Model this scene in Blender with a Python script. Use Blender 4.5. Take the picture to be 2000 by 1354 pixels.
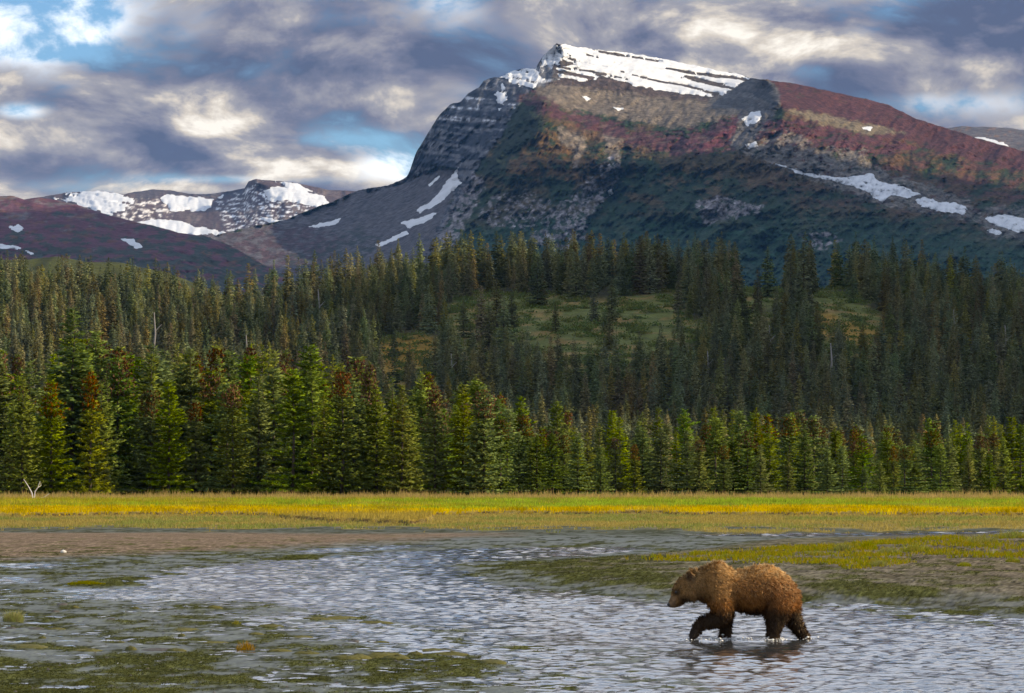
import bpy, math, random
import numpy as np
from mathutils import Vector

# ------------------------------------------------------------------ scene, camera, sky, sun
sc = bpy.context.scene
for o in list(bpy.data.objects):
    bpy.data.objects.remove(o)
COL = sc.collection
R = math.radians

FPX = 7500.0                      # focal length in photograph pixels (2000 px wide)
CAM = np.array([0.0, 0.0, 2.5])
PITCH = math.atan(237.0 / FPX)    # horizon at photograph row 914
cam_d = bpy.data.cameras.new('camera')
cam_d.sensor_width = 36.0
cam_d.lens = FPX / 2000.0 * 36.0
cam_d.clip_start = 0.5
cam_d.clip_end = 40000.0
cam = bpy.data.objects.new('camera', cam_d)
cam.location = CAM
cam.rotation_euler = (R(90) + PITCH, 0, 0)
COL.objects.link(cam)
sc.camera = cam

SUN_EL = R(27.0)
SUN_AZ = R(-8.0)                 # measured from +X towards +Y
SUN_DIR = np.array([math.cos(SUN_EL) * math.cos(SUN_AZ), math.cos(SUN_EL) * math.sin(SUN_AZ), math.sin(SUN_EL)])
sun_d = bpy.data.lights.new('sun', 'SUN')
sun_d.energy = 5.0
sun_d.angle = R(0.5)
sun_d.color = (1.0, 0.82, 0.56)
sun = bpy.data.objects.new('sun', sun_d)
sun.rotation_euler = Vector(SUN_DIR.tolist()).to_track_quat('Z', 'Y').to_euler()
sun.location = (60, -20, 60)
COL.objects.link(sun)

sc.view_settings.view_transform = 'Standard'
sc.view_settings.look = 'None'
sc.view_settings.exposure = 0.42
sc.view_settings.gamma = 1.0
sc.view_settings.use_curve_mapping = False
sc.cycles.use_denoising = True
sc.cycles.denoiser = 'OPENIMAGEDENOISE'
sc.cycles.denoising_input_passes = 'RGB_ALBEDO_NORMAL'
sc.cycles.denoising_prefilter = 'ACCURATE'
sc.cycles.use_adaptive_sampling = True
sc.cycles.adaptive_threshold = 0.02
sc.cycles.max_bounces = 5
sc.cycles.diffuse_bounces = 2
sc.cycles.glossy_bounces = 3
sc.cycles.transparent_max_bounces = 8
sc.cycles.volume_bounces = 1


class NT:
    """small node-tree helper"""
    def __init__(self, tree):
        self.t = tree
        tree.nodes.clear()

    def n(self, kind, **kw):
        nd = self.t.nodes.new(kind)
        for k, v in kw.items():
            setattr(nd, k, v)
        return nd

    def link(self, a, b):
        self.t.links.new(a, b)

    def put(self, sock, v):
        if isinstance(v, bpy.types.NodeSocket):
            self.t.links.new(v, sock)
        elif v is not None:
            sock.default_value = v

    def math(self, op, a, b=None, c=None, clamp=False):
        nd = self.n('ShaderNodeMath', operation=op, use_clamp=clamp)
        for i, v in enumerate((a, b, c)):
            self.put(nd.inputs[i], v)
        return nd.outputs[0]

    def mix(self, f, a, b, blend='MIX'):
        nd = self.n('ShaderNodeMix', data_type='RGBA', blend_type=blend)
        self.put(nd.inputs[0], f)
        for i, v in ((6, a), (7, b)):
            if isinstance(v, tuple):
                v = (*v, 1.0) if len(v) == 3 else v
            self.put(nd.inputs[i], v)
        return nd.outputs[2]

    def noise(self, vec, scale, detail=4.0, rough=0.55, dist=0.0):
        nd = self.n('ShaderNodeTexNoise')
        if vec is not None:
            self.link(vec, nd.inputs['Vector'])
        nd.inputs['Scale'].default_value = scale
        nd.inputs['Detail'].default_value = detail
        nd.inputs['Roughness'].default_value = rough
        nd.inputs['Distortion'].default_value = dist
        return nd.outputs['Fac']

    def ramp(self, fac, stops, interp='LINEAR'):
        nd = self.n('ShaderNodeValToRGB')
        nd.color_ramp.interpolation = interp
        el = nd.color_ramp.elements
        while len(el) < len(stops):
            el.new(0.5)
        for e, (p, c) in zip(el, stops):
            e.position = p
            e.color = (*c, 1.0) if len(c) == 3 else c
        self.put(nd.inputs[0], fac)
        return nd.outputs[0]

    def smooth(self, v, a, b):
        nd = self.n('ShaderNodeMapRange', interpolation_type='SMOOTHSTEP')
        self.put(nd.inputs[0], v)
        nd.inputs[1].default_value = a
        nd.inputs[2].default_value = b
        return nd.outputs[0]


# world: Nishita sky seen through a broken layer of stratocumulus
world = bpy.data.worlds.new('World')
sc.world = world
world.use_nodes = True
world.cycles.sampling_method = 'MANUAL'
world.cycles.sample_map_resolution = 512
w = NT(world.node_tree)
SKY_K = 0.10
sky = w.n('ShaderNodeTexSky', sky_type='NISHITA')
sky.sun_disc = False
sky.sun_elevation = SUN_EL
sky.sun_rotation = R(90) - SUN_AZ      # Nishita: rotation 0 = +Y, clockwise towards +X
sky.altitude = 0
sky.air_density = 1.0
sky.dust_density = 0.6
sky.ozone_density = 2.0
tc = w.n('ShaderNodeTexCoord')
mp = w.n('ShaderNodeMapping')
mp.inputs['Scale'].default_value = (1.0, 1.0, 2.0)
w.link(tc.outputs['Generated'], mp.inputs['Vector'])
sep = w.n('ShaderNodeSeparateXYZ')
w.link(tc.outputs['Generated'], sep.inputs[0])
az = w.math('ARCTAN2', sep.outputs[0], sep.outputs[1])
el = w.math('ARCSINE', sep.outputs[2])


cv = w.n('ShaderNodeCombineXYZ')
w.link(az, cv.inputs[0])
w.link(el, cv.inputs[1])


def spots(acc, lst):
    """soft local lumps in the cloud cover around directions given as photograph pixels"""
    for px, py, sx, sy, amp in lst:
        a0, e0 = (px - 1000) / FPX, (914 - py) / FPX
        ma = w.n('ShaderNodeVectorMath', operation='MULTIPLY_ADD')
        w.link(cv.outputs[0], ma.inputs[0])
        ma.inputs[1].default_value = (FPX / sx, FPX / sy, 0)
        ma.inputs[2].default_value = (-a0 * FPX / sx, -e0 * FPX / sy, 0)
        dt = w.n('ShaderNodeVectorMath', operation='DOT_PRODUCT')
        w.link(ma.outputs[0], dt.inputs[0])
        w.link(ma.outputs[0], dt.inputs[1])
        acc = w.math('MULTIPLY_ADD', w.math('POWER', 0.36788, dt.outputs['Value']), amp, acc)
    return acc


n_big = w.noise(mp.outputs[0], 10.0, 3.0, 0.5, 0.2)
n_mid = w.noise(mp.outputs[0], 25.0, 7.0, 0.60, 0.3)
mp2 = w.n('ShaderNodeMapping')
mp2.inputs['Scale'].default_value = (1.0, 1.0, 2.0)
mp2.inputs['Location'].default_value = (0.007, 0.0, 0.012)
w.link(tc.outputs['Generated'], mp2.inputs['Vector'])
n_off = w.noise(mp2.outputs[0], 25.0, 3.0, 0.52, 0.25)
puff = w.math('SUBTRACT', n_mid, n_off)       # side of each billow that faces the light
# cover: 1 = cloud, 0 = open sky; a broken deck looks more open higher up, where it is not seen edge-on
cover = w.math('ADD', w.math('MULTIPLY', n_big, 0.65), w.math('MULTIPLY', n_mid, 0.5))
cover = spots(cover, [(820, 120, 130, 45, 0.16), (1900, 70, 260, 80, 0.17), (1720, 150, 150, 40, 0.10), (60, 55, 150, 55, -0.30), (690, 275, 110, 28, -0.12),
                                    (770, 330, 90, 26, -0.20), (1570, 140, 95, 30, -0.15),
                                    (1850, 205, 190, 32, -0.10), (480, 352, 190, 12, -0.16), (1660, 80, 90, 26, -0.10), (40, 225, 60, 18, -0.18)])
cover = w.math('SUBTRACT', cover, w.math('MULTIPLY', w.smooth(el, 0.11, 0.50), 0.15))
cover = w.smooth(cover, 0.38, 0.56)
# brightness of the cloud itself
lum = w.math('ADD', w.math('MULTIPLY', n_big, 0.75), w.math('MULTIPLY', n_mid, 0.62))
lum = w.math('ADD', lum, w.math('MULTIPLY', puff, 1.05))
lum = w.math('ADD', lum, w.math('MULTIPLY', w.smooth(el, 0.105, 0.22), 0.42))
lum = spots(lum, [(410, 215, 110, 45, -0.15), (250, 215, 110, 30, -0.03), (60, 290, 120, 24, 0.12),
                                (620, 310, 190, 34, -0.06), (650, 330, 200, 16, 0.10),
                                (560, 120, 280, 50, -0.11), (220, 105, 180, 36, -0.11),
                                (1450, 60, 150, 26, 0.12), (1905, 130, 80, 22, 0.20),
                                (1720, 140, 120, 26, -0.10), (1900, 215, 150, 22, -0.05), (130, 368, 300, 14, 0.20)])
cloud = w.ramp(lum, [(0.47, (0.085, 0.105, 0.175)), (0.62, (0.165, 0.172, 0.235)), (0.76, (0.300, 0.290, 0.312)),
                     (0.86, (0.56, 0.50, 0.43)), (0.97, (0.84, 0.78, 0.69))])
skyc = w.mix(1.0, sky.outputs[0], (SKY_K * 0.62, SKY_K * 0.86, SKY_K * 1.15), 'MULTIPLY')
edge = w.smooth(w.math('ADD', n_mid, puff), 0.38, 0.66)
gap = w.mix(edge, skyc, (0.92, 0.97, 1.02))
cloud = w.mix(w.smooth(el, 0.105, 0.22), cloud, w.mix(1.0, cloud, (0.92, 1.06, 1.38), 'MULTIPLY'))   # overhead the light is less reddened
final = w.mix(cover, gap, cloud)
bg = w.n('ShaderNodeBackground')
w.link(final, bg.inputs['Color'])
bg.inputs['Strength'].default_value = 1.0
wo = w.n('ShaderNodeOutputWorld')
w.link(bg.outputs[0], wo.inputs['Surface'])

# ------------------------------------------------------------------ numpy helpers
rng = np.random.default_rng(7)
_perm = rng.permutation(512).astype(np.int64)
_perm = np.concatenate([_perm, _perm, _perm])
_ang = rng.random(1024) * 2 * np.pi
_gx, _gy = np.cos(_ang), np.sin(_ang)


def perlin(x, y, seed=0):
    x = np.asarray(x, float) + seed * 17.31
    y = np.asarray(y, float) + seed * 9.77
    xi = np.floor(x).astype(np.int64)
    yi = np.floor(y).astype(np.int64)
    fx, fy = x - xi, y - yi
    u = fx * fx * fx * (fx * (fx * 6 - 15) + 10)
    v = fy * fy * fy * (fy * (fy * 6 - 15) + 10)

    def g(ix, iy, dx, dy):
        h = _perm[_perm[ix & 511] + (iy & 511)]
        return _gx[h] * dx + _gy[h] * dy
    a = g(xi, yi, fx, fy)
    b = g(xi + 1, yi, fx - 1, fy)
    c = g(xi, yi + 1, fx, fy - 1)
    d = g(xi + 1, yi + 1, fx - 1, fy - 1)
    return ((a + u * (b - a)) * (1 - v) + (c + u * (d - c)) * v) * 1.5


def fbm(x, y, oct=5, gain=0.5, seed=0, ridged=False):
    s, amp, f, tot = 0.0, 1.0, 1.0, 0.0
    for i in range(oct):
        p = perlin(x * f, y * f, seed + i * 3)
        s = s + amp * ((1 - 2 * np.abs(p)) if ridged else p)
        tot += amp
        amp *= gain
        f *= 2.03
    return s / tot


def sstep(v, a, b):
    t = np.clip((v - a) / (b - a), 0, 1)
    return t * t * (3 - 2 * t)


def ray(px, py):
    """direction through a photograph pixel, scaled so that its Y component is 1"""
    px = np.asarray(px, float)
    py = np.asarray(py, float)
    ca, sa = math.cos(PITCH), math.sin(PITCH)
    dx = px - 1000.0
    v = 677.0 - py
    dy = FPX * ca - v * sa
    dz = FPX * sa + v * ca
    return np.stack([dx / dy, np.ones_like(dx / dy), dz / dy], -1)


def at(px, py, Y):
    return CAM + ray(px, py) * np.asarray(Y, float)[..., None]


def on_plane(px, py, z=0.0):
    r = ray(px, py)
    Y = (z - CAM[2]) / r[..., 2]
    return CAM + r * Y[..., None]


def poly_sd(poly, X, Y):
    """signed distance to a polygon, negative inside"""
    poly = np.asarray(poly, float)
    d2 = np.full(X.shape, 1e18)
    ins = np.zeros(X.shape, bool)
    n = len(poly)
    for i in range(n):
        ax, ay = poly[i]
        bx, by = poly[(i + 1) % n]
        ex, ey = bx - ax, by - ay
        L = ex * ex + ey * ey + 1e-12
        t = np.clip(((X - ax) * ex + (Y - ay) * ey) / L, 0, 1)
        dx, dy = X - ax - t * ex, Y - ay - t * ey
        d2 = np.minimum(d2, dx * dx + dy * dy)
        c = ((ay <= Y) & (by > Y)) | ((by <= Y) & (ay > Y))
        if ey != 0:
            ins ^= c & (X < ax + (Y - ay) / ey * ex)
    d = np.sqrt(d2)
    return np.where(ins, -d, d)


def make_mesh(name, V, F, cols=None, smooth=True, mats=(), extra=None):
    """V (n,3), F (m,k) with constant k; cols (n,3) per vertex"""
    V = np.ascontiguousarray(V, np.float32)
    F = np.ascontiguousarray(F, np.int32)
    me = bpy.data.meshes.new(name)
    m, k = F.shape
    me.vertices.add(len(V))
    me.vertices.foreach_set('co', V.ravel())
    me.loops.add(m * k)
    me.loops.foreach_set('vertex_index', F.ravel())
    me.polygons.add(m)
    me.polygons.foreach_set('loop_start', np.arange(0, m * k, k, dtype=np.int32))
    me.polygons.foreach_set('loop_total', np.full(m, k, np.int32))
    me.polygons.foreach_set('use_smooth', np.full(m, smooth, bool))
    if cols is not None:
        a = me.attributes.new('col', 'FLOAT_COLOR', 'POINT')
        c4 = np.ones((len(V), 4), np.float32)
        c4[:, :3] = cols
        a.data.foreach_set('color', c4.ravel())
    for nm, arr in (extra or {}).items():
        a = me.attributes.new(nm, 'FLOAT', 'POINT')
        a.data.foreach_set('value', np.ascontiguousarray(arr, np.float32).ravel())
    for mt in mats:
        me.materials.append(mt)
    me.update()
    me.validate(verbose=False)
    return me


def link(name, me, parent=None, **props):
    o = bpy.data.objects.new(name, me)
    COL.objects.link(o)
    if parent is not None:
        o.parent = parent
    for k, v in props.items():
        o[k] = v
    return o


def grid_faces(nr, nc):
    i = np.arange(nr - 1)[:, None] * nc + np.arange(nc - 1)[None, :]
    return np.stack([i, i + 1, i + nc + 1, i + nc], -1).reshape(-1, 4)


# ------------------------------------------------------------------ materials
def new_mat(name):
    m = bpy.data.materials.new(name)
    m.use_nodes = True
    return m, NT(m.node_tree)


def attr(t, name='col', kind='GEOMETRY'):
    a = t.n('ShaderNodeAttribute', attribute_name=name, attribute_type=kind)
    return a


def finish(t, shader):
    out = t.n('ShaderNodeOutputMaterial')
    t.link(shader, out.inputs['Surface'])
    return out


def mat_leaf(name, var=0.35, trans=0.3, hue=0.03):
    m, t = new_mat(name)
    a = attr(t)
    oi = t.n('ShaderNodeObjectInfo')
    hs = t.n('ShaderNodeHueSaturation')
    t.link(a.outputs['Color'], hs.inputs['Color'])
    rnd = oi.outputs['Random']
    t.put(hs.inputs['Hue'], t.math('ADD', t.math('MULTIPLY', rnd, hue), 0.5 - hue / 2))
    r2 = t.math('FRACT', t.math('MULTIPLY', rnd, 7.31))
    t.put(hs.inputs['Value'], t.math('ADD', t.math('MULTIPLY', r2, 2 * var), 1.0 - var))
    t.put(hs.inputs['Saturation'], t.math('ADD', t.math('MULTIPLY', t.math('FRACT', t.math('MULTIPLY', rnd, 13.7)), 0.4), 0.8))
    d = t.n('ShaderNodeBsdfDiffuse')
    t.link(hs.outputs[0], d.inputs['Color'])
    tr = t.n('ShaderNodeBsdfTranslucent')
    t.link(hs.outputs[0], tr.inputs['Color'])
    mx = t.n('ShaderNodeMixShader')
    mx.inputs[0].default_value = trans
    t.link(d.outputs[0], mx.inputs[1])
    t.link(tr.outputs[0], mx.inputs[2])
    finish(t, mx.outputs[0])
    return m


def mat_plain(name, col, rough=0.8, spec=0.3, bump=0.0, scale=20.0, var=0.25):
    m, t = new_mat(name)
    g = t.n('ShaderNodeNewGeometry')
    n1 = t.noise(g.outputs['Position'], scale, 5.0, 0.6)
    c = t.mix(n1, tuple(x * (1 - var) for x in col), tuple(min(1, x * (1 + var)) for x in col))
    p = t.n('ShaderNodeBsdfPrincipled')
    t.link(c, p.inputs['Base Color'])
    p.inputs['Roughness'].default_value = rough
    p.inputs['Specular IOR Level'].default_value = spec
    if bump:
        b = t.n('ShaderNodeBump')
        b.inputs['Strength'].default_value = bump
        b.inputs['Distance'].default_value = 0.02
        t.link(n1, b.inputs['Height'])
        t.link(b.outputs[0], p.inputs['Normal'])
    finish(t, p.outputs[0])
    return m


def mat_terrain(name, scale, bump, dist, var=0.35):
    """vertex-colour rock, tundra and forest floor with world-space grain"""
    m, t = new_mat(name)
    a = attr(t)
    g = t.n('ShaderNodeNewGeometry')
    n1 = t.noise(g.outputs['Position'], scale, 8.0, 0.65)
    f = t.math('ADD', t.math('MULTIPLY', t.math('SUBTRACT', n1, 0.5), 2.0 * var * 2), 1.0)
    vm = t.n('ShaderNodeVectorMath', operation='SCALE')
    t.link(a.outputs['Color'], vm.inputs[0])
    t.link(f, vm.inputs['Scale'])
    p = t.n('ShaderNodeBsdfPrincipled')
    t.link(vm.outputs[0], p.inputs['Base Color'])
    p.inputs['Roughness'].default_value = 0.95
    p.inputs['Specular IOR Level'].default_value = 0.1
    b = t.n('ShaderNodeBump')
    b.inputs['Strength'].default_value = bump
    b.inputs['Distance'].default_value = dist
    t.link(n1, b.inputs['Height'])
    t.link(b.outputs[0], p.inputs['Normal'])
    finish(t, p.outputs[0])
    return m


M_MOUNT = mat_terrain('mountain_surface', 0.11, 0.6, 4.0, 0.85)
M_FAR = mat_terrain('far_mountain_surface', 0.07, 0.6, 5.0, 0.7)
M_HILL = mat_terrain('hill_surface', 0.35, 0.7, 1.0, 0.4)
M_SNOW = mat_plain('snow', (0.52, 0.535, 0.56), 0.7, 0.2, 0.9, 0.06, 0.28)
M_LEAF = mat_leaf('spruce_needles', 0.26, 0.22, 0.022)
M_LEAF_OLD = mat_leaf('old_spruce_needles', 0.40, 0.2, 0.05)
M_CONE = mat_leaf('spruce_cone_clusters', 0.3, 0.15, 0.02)
M_GRASS = mat_leaf('grass_blades', 0.0, 0.45, 0.0)
M_BARK = mat_plain('bark', (0.07, 0.055, 0.042), 0.9, 0.2, 0.5, 8.0, 0.4)
M_DEAD = mat_plain('bleached_wood', (0.55, 0.52, 0.47), 0.8, 0.2, 0.2, 20.0, 0.2)

# ------------------------------------------------------------------ the mud flat and meadow (ground)
def wp(pts, z=0.0):
    """photograph outline laid on the plane z -> world xy polygon"""
    a = np.array(pts, float)
    return on_plane(a[:, 0], a[:, 1], z)[:, :2]


# the stream: one long pool that bends away behind the spit
W_MAIN = wp([(262, 1138), (300, 1124), (380, 1110), (470, 1102), (560, 1094), (680, 1086), (760, 1079), (860, 1074), (960, 1070), (1080, 1069),
             (1180, 1070), (1275, 1071), (1240, 1079), (1160, 1085), (1060, 1091), (960, 1097), (880, 1104), (893, 1113), (910, 1126), (950, 1140),
             (1040, 1154), (1140, 1166), (1250, 1175), (1330, 1179), (1420, 1183), (1560, 1186), (1640, 1196), (1740, 1208), (1860, 1219), (2000, 1228),
             (2350, 1246), (3600, 1290), (3600, 1620), (1560, 1620), (1470, 1400), (1400, 1345), (1300, 1300), (1290, 1285), (1270, 1268),
             (1160, 1254), (1040, 1250), (960, 1238), (880, 1226), (780, 1212), (690, 1199), (600, 1189), (520, 1178), (430, 1169), (340, 1160), (285, 1150)])
W_STRIP = wp([(1290, 1045), (1400, 1043), (1560, 1042), (1700, 1041), (1850, 1039), (2000, 1037), (2600, 1034), (2600, 1039), (2000, 1043), (1850, 1045),
              (1640, 1049), (1500, 1050), (1400, 1049)])
W_LAGOON = wp([(560, 1076), (690, 1068), (810, 1064), (860, 1066), (800, 1072), (700, 1078), (600, 1082)])
W_LEFT1 = wp([(-500, 1104), (0, 1102), (90, 1100), (118, 1104), (60, 1109), (-500, 1112)])
W_LEFT2 = wp([(-300, 1128), (20, 1128), (60, 1131), (40, 1139), (-300, 1143)])
W_LEFT3 = wp([(150, 1163), (250, 1153), (300, 1150), (400, 1166), (330, 1172), (220, 1172)])
W_PUD = wp([(1900, 1104), (1960, 1101), (2100, 1102), (2100, 1108), (1950, 1109)])
WATERS = [W_MAIN, W_STRIP, W_LAGOON, W_LEFT1, W_LEFT2, W_LEFT3, W_PUD]

# shallows where mud and water break through each other
SHALLOW = [wp([(560, 1190), (800, 1215), (900, 1228), (1040, 1250), (1180, 1258), (1290, 1275), (1420, 1345), (1450, 1420), (900, 1420), (980, 1310), (760, 1265), (560, 1225)]),
           wp([(990, 1138), (1130, 1160), (1320, 1180), (1320, 1172), (1180, 1158), (1100, 1148)]),
           wp([(1560, 1174), (1750, 1178), (1850, 1195), (2000, 1210), (2400, 1225), (2400, 1245), (2000, 1226), (1800, 1212), (1650, 1196), (1560, 1186)]),
           wp([(100, 1150), (300, 1148), (480, 1172), (300, 1176), (120, 1168)])]
SPIT = wp([(905, 1106), (1000, 1096), (1150, 1085), (1280, 1074), (1420, 1058), (1600, 1054), (1800, 1049), (2000, 1046), (2700, 1036), (2700, 1220),
           (2000, 1196), (1860, 1180), (1740, 1172), (1560, 1168), (1400, 1166), (1250, 1164), (1100, 1150), (980, 1130)], 0.08)
SPIT_HI = wp([(1330, 1082), (1500, 1066), (1700, 1057), (2000, 1049), (2700, 1040), (2700, 1185), (2000, 1172), (1800, 1158), (1560, 1146), (1400, 1134), (1250, 1118)], 0.20)
BEACH = wp([(-900, 1036), (0, 1040), (200, 1040), (420, 1040), (700, 1042), (1000, 1040), (1000, 1046), (760, 1056), (640, 1062), (420, 1074), (300, 1080), (0, 1090), (-900, 1105)], 0.12)
MATS = [wp(p, 0.02) for p in (
    [(120, 1136), (230, 1128), (400, 1108), (430, 1102), (560, 1096), (420, 1120), (300, 1132), (240, 1150), (150, 1150)],
    [(500, 1087), (620, 1083), (745, 1082), (700, 1089), (560, 1094), (480, 1094)],
    [(760, 1079), (900, 1073), (1050, 1068), (1180, 1064), (1250, 1060), (1100, 1070), (900, 1078)],
    [(880, 1104), (1000, 1096), (1180, 1090), (1300, 1100), (1300, 1150), (1200, 1152), (1080, 1138), (960, 1118)],
    [(1050, 1130), (1150, 1128), (1260, 1128), (1330, 1140), (1330, 1152), (1200, 1150), (1100, 1138)],
    [(1560, 1150), (1700, 1158), (1830, 1170), (1880, 1182), (2000, 1188), (2300, 1200), (2300, 1214), (2000, 1204), (1870, 1194), (1740, 1176), (1560, 1172)],
    [(600, 1200), (700, 1200), (780, 1212), (700, 1216), (620, 1210)],
    [(730, 1282), (820, 1262), (900, 1262), (1000, 1290), (960, 1312), (880, 1330), (700, 1345), (560, 1345), (650, 1310)],
    [(-200, 1310), (120, 1285), (330, 1270), (560, 1280), (520, 1330), (300, 1370), (-200, 1390)],
    [(820, 1300), (1000, 1306), (940, 1330), (760, 1345)],
    [(-200, 1215), (300, 1200), (520, 1210), (600, 1240), (420, 1250), (0, 1255), (-200, 1250)])]
MATS_W = [1.0, 0.9, 0.9, 0.75, 1.0, 0.9, 0.8, 1.0, 0.75, 0.9, 0.35]

BANK_PTS = np.array([(-4000, 1010), (-600, 1009), (100, 1009), (200, 1007), (350, 1006), (500, 1007), (560, 1013), (650, 1018), (740, 1021), (800, 1023), (835, 1019), (850, 1007),
                     (1000, 1005), (1190, 1005), (1215, 1003), (1290, 1003), (1310, 1007), (1500, 1007), (2000, 1008), (2600, 1009), (6000, 1010)], float)


def bank_y(x, y):
    px = 1000 + x / np.maximum(y, 1.0) * FPX
    py = np.interp(px, BANK_PTS[:, 0], BANK_PTS[:, 1]) + 1.3 * perlin(px / 37.0, px * 0, 3) + 0.5 * perlin(px / 14.0, px * 0, 5)
    return (CAM[2] - 0.20) * FPX / (py - 914.0)


Z_MEADOW = 0.36


def union_sd(polys, x, y):
    s = np.full(x.shape, 1e9)
    for p in polys:
        lo, hi = p.min(0) - 12, p.max(0) + 12
        k = (x > lo[0]) & (x < hi[0]) & (y > lo[1]) & (y < hi[1])
        if k.any():
            s[k] = np.minimum(s[k], poly_sd(p, x[k], y[k]))
    return s


def ground_info(x, y):
    """height and surface fields of the flat at world x, y"""
    x = np.asarray(x, float)
    y = np.asarray(y, float)
    wob = 0.5 * perlin(x / 1.7, y / 3.0, 11) + 0.22 * perlin(x / 0.55, y / 0.9, 12)
    sdw = union_sd(WATERS, x, y) + wob * np.clip(y / 70, 0.5, 1.3)
    base = np.interp(y, [0, 60, 90, 125, 150, 180, 200], [0.009, 0.012, 0.036, 0.09, 0.14, 0.19, 0.20])
    n1 = fbm(x / 1.3, y / 2.0, 4, 0.55, 21)
    n2 = fbm(x / 0.35, y / 0.6, 3, 0.5, 31)
    h = base * (0.25 + 0.75 * sstep(sdw, 0.0, 5.0))
    near = 1 - sstep(y, 110, 150)
    h += near * (0.024 * n1 + 0.010 * n2)
    h += (1 - near) * 0.03 * n1
    # shallows: mud at water level
    sh = np.zeros_like(h)
    for p in SHALLOW:
        sd = union_sd([p], x, y)
        sh = np.maximum(sh, sstep(-sd, -0.8, 0.8))
    wet_target = -0.006 + 0.034 * n1 + 0.022 * n2
    rill = sstep(fbm(x / 2.6 + 0.25 * perlin(x, y / 2, 27), y / 4.5, 3, 0.45, 25, True), 0.74, 0.92) * near * (sdw < 14)
    h = h - 0.024 * rill
    inwater = sstep(-sdw, -0.3, 0.5)
    bed = -0.02 - 0.14 * sstep(-sdw, 0.0, 2.5)
    h = h * (1 - inwater) + bed * inwater
    h = h * (1 - sh) + (wet_target - 0.008 * inwater) * sh
    # spit
    sp = union_sd([SPIT], x, y)
    sph = union_sd([SPIT_HI], x, y)
    spm = sstep(-sp, -0.5, 6.0)
    h += 0.13 * sstep(-sp, -0.3, 3.0) * (1 - inwater) + 0.24 * sstep(-sph, -3.0, 9.0) * (1 + 0.25 * fbm(x / 4, y / 7, 3, 0.5, 41))
    # algae mats: slightly proud
    alg = np.zeros_like(h)
    for p, wgt in zip(MATS, MATS_W):
        sd = union_sd([p], x, y)
        alg = np.maximum(alg, wgt * sstep(-sd + 1.2 * wob, -1.0, 1.2))
    an = fbm(x / 0.8, y / 2.2, 5, 0.6, 51) + 0.30 * fbm(x / 0.16, y / 0.5, 3, 0.6, 53)
    alg_base = 0.42 * near * (1 - inwater) * (sdw > -0.2)
    am = sstep(an + (np.maximum(alg, alg_base) - 0.5) * 1.0, -0.20, 0.26) * (1 - 0.97 * sstep(-h, 0.0, 0.02))
    am *= 1 - sstep(y, 128, 150)
    h += 0.020 * am * (0.6 + 0.6 * n2) * sstep(np.maximum(alg, 0.1), 0.0, 0.8)
    # beach, cut bank, meadow
    bsd = union_sd([BEACH], x, y)
    beach = sstep(-bsd + 1.5 * wob, -1.5, 3.0)
    yb = bank_y(x, y)
    up = sstep(y, yb - 0.6, yb + 0.9)
    h = h * (1 - up) + (Z_MEADOW + 0.03 * n1) * up
    far = sstep(y, 300, 620)
    h = h * (1 - far) + (0.5) * far
    return dict(h=h, sdw=sdw, inwater=inwater, sh=sh, alg=am, beach=beach, spit=spm, spit_hi=sstep(-sph, -3.0, 6.0), up=up, n1=n1, n2=n2, an=an, yb=yb)


def ground_z(x, y):
    return ground_info(np.atleast_1d(np.asarray(x, float)), np.atleast_1d(np.asarray(y, float)))['h']


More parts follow.
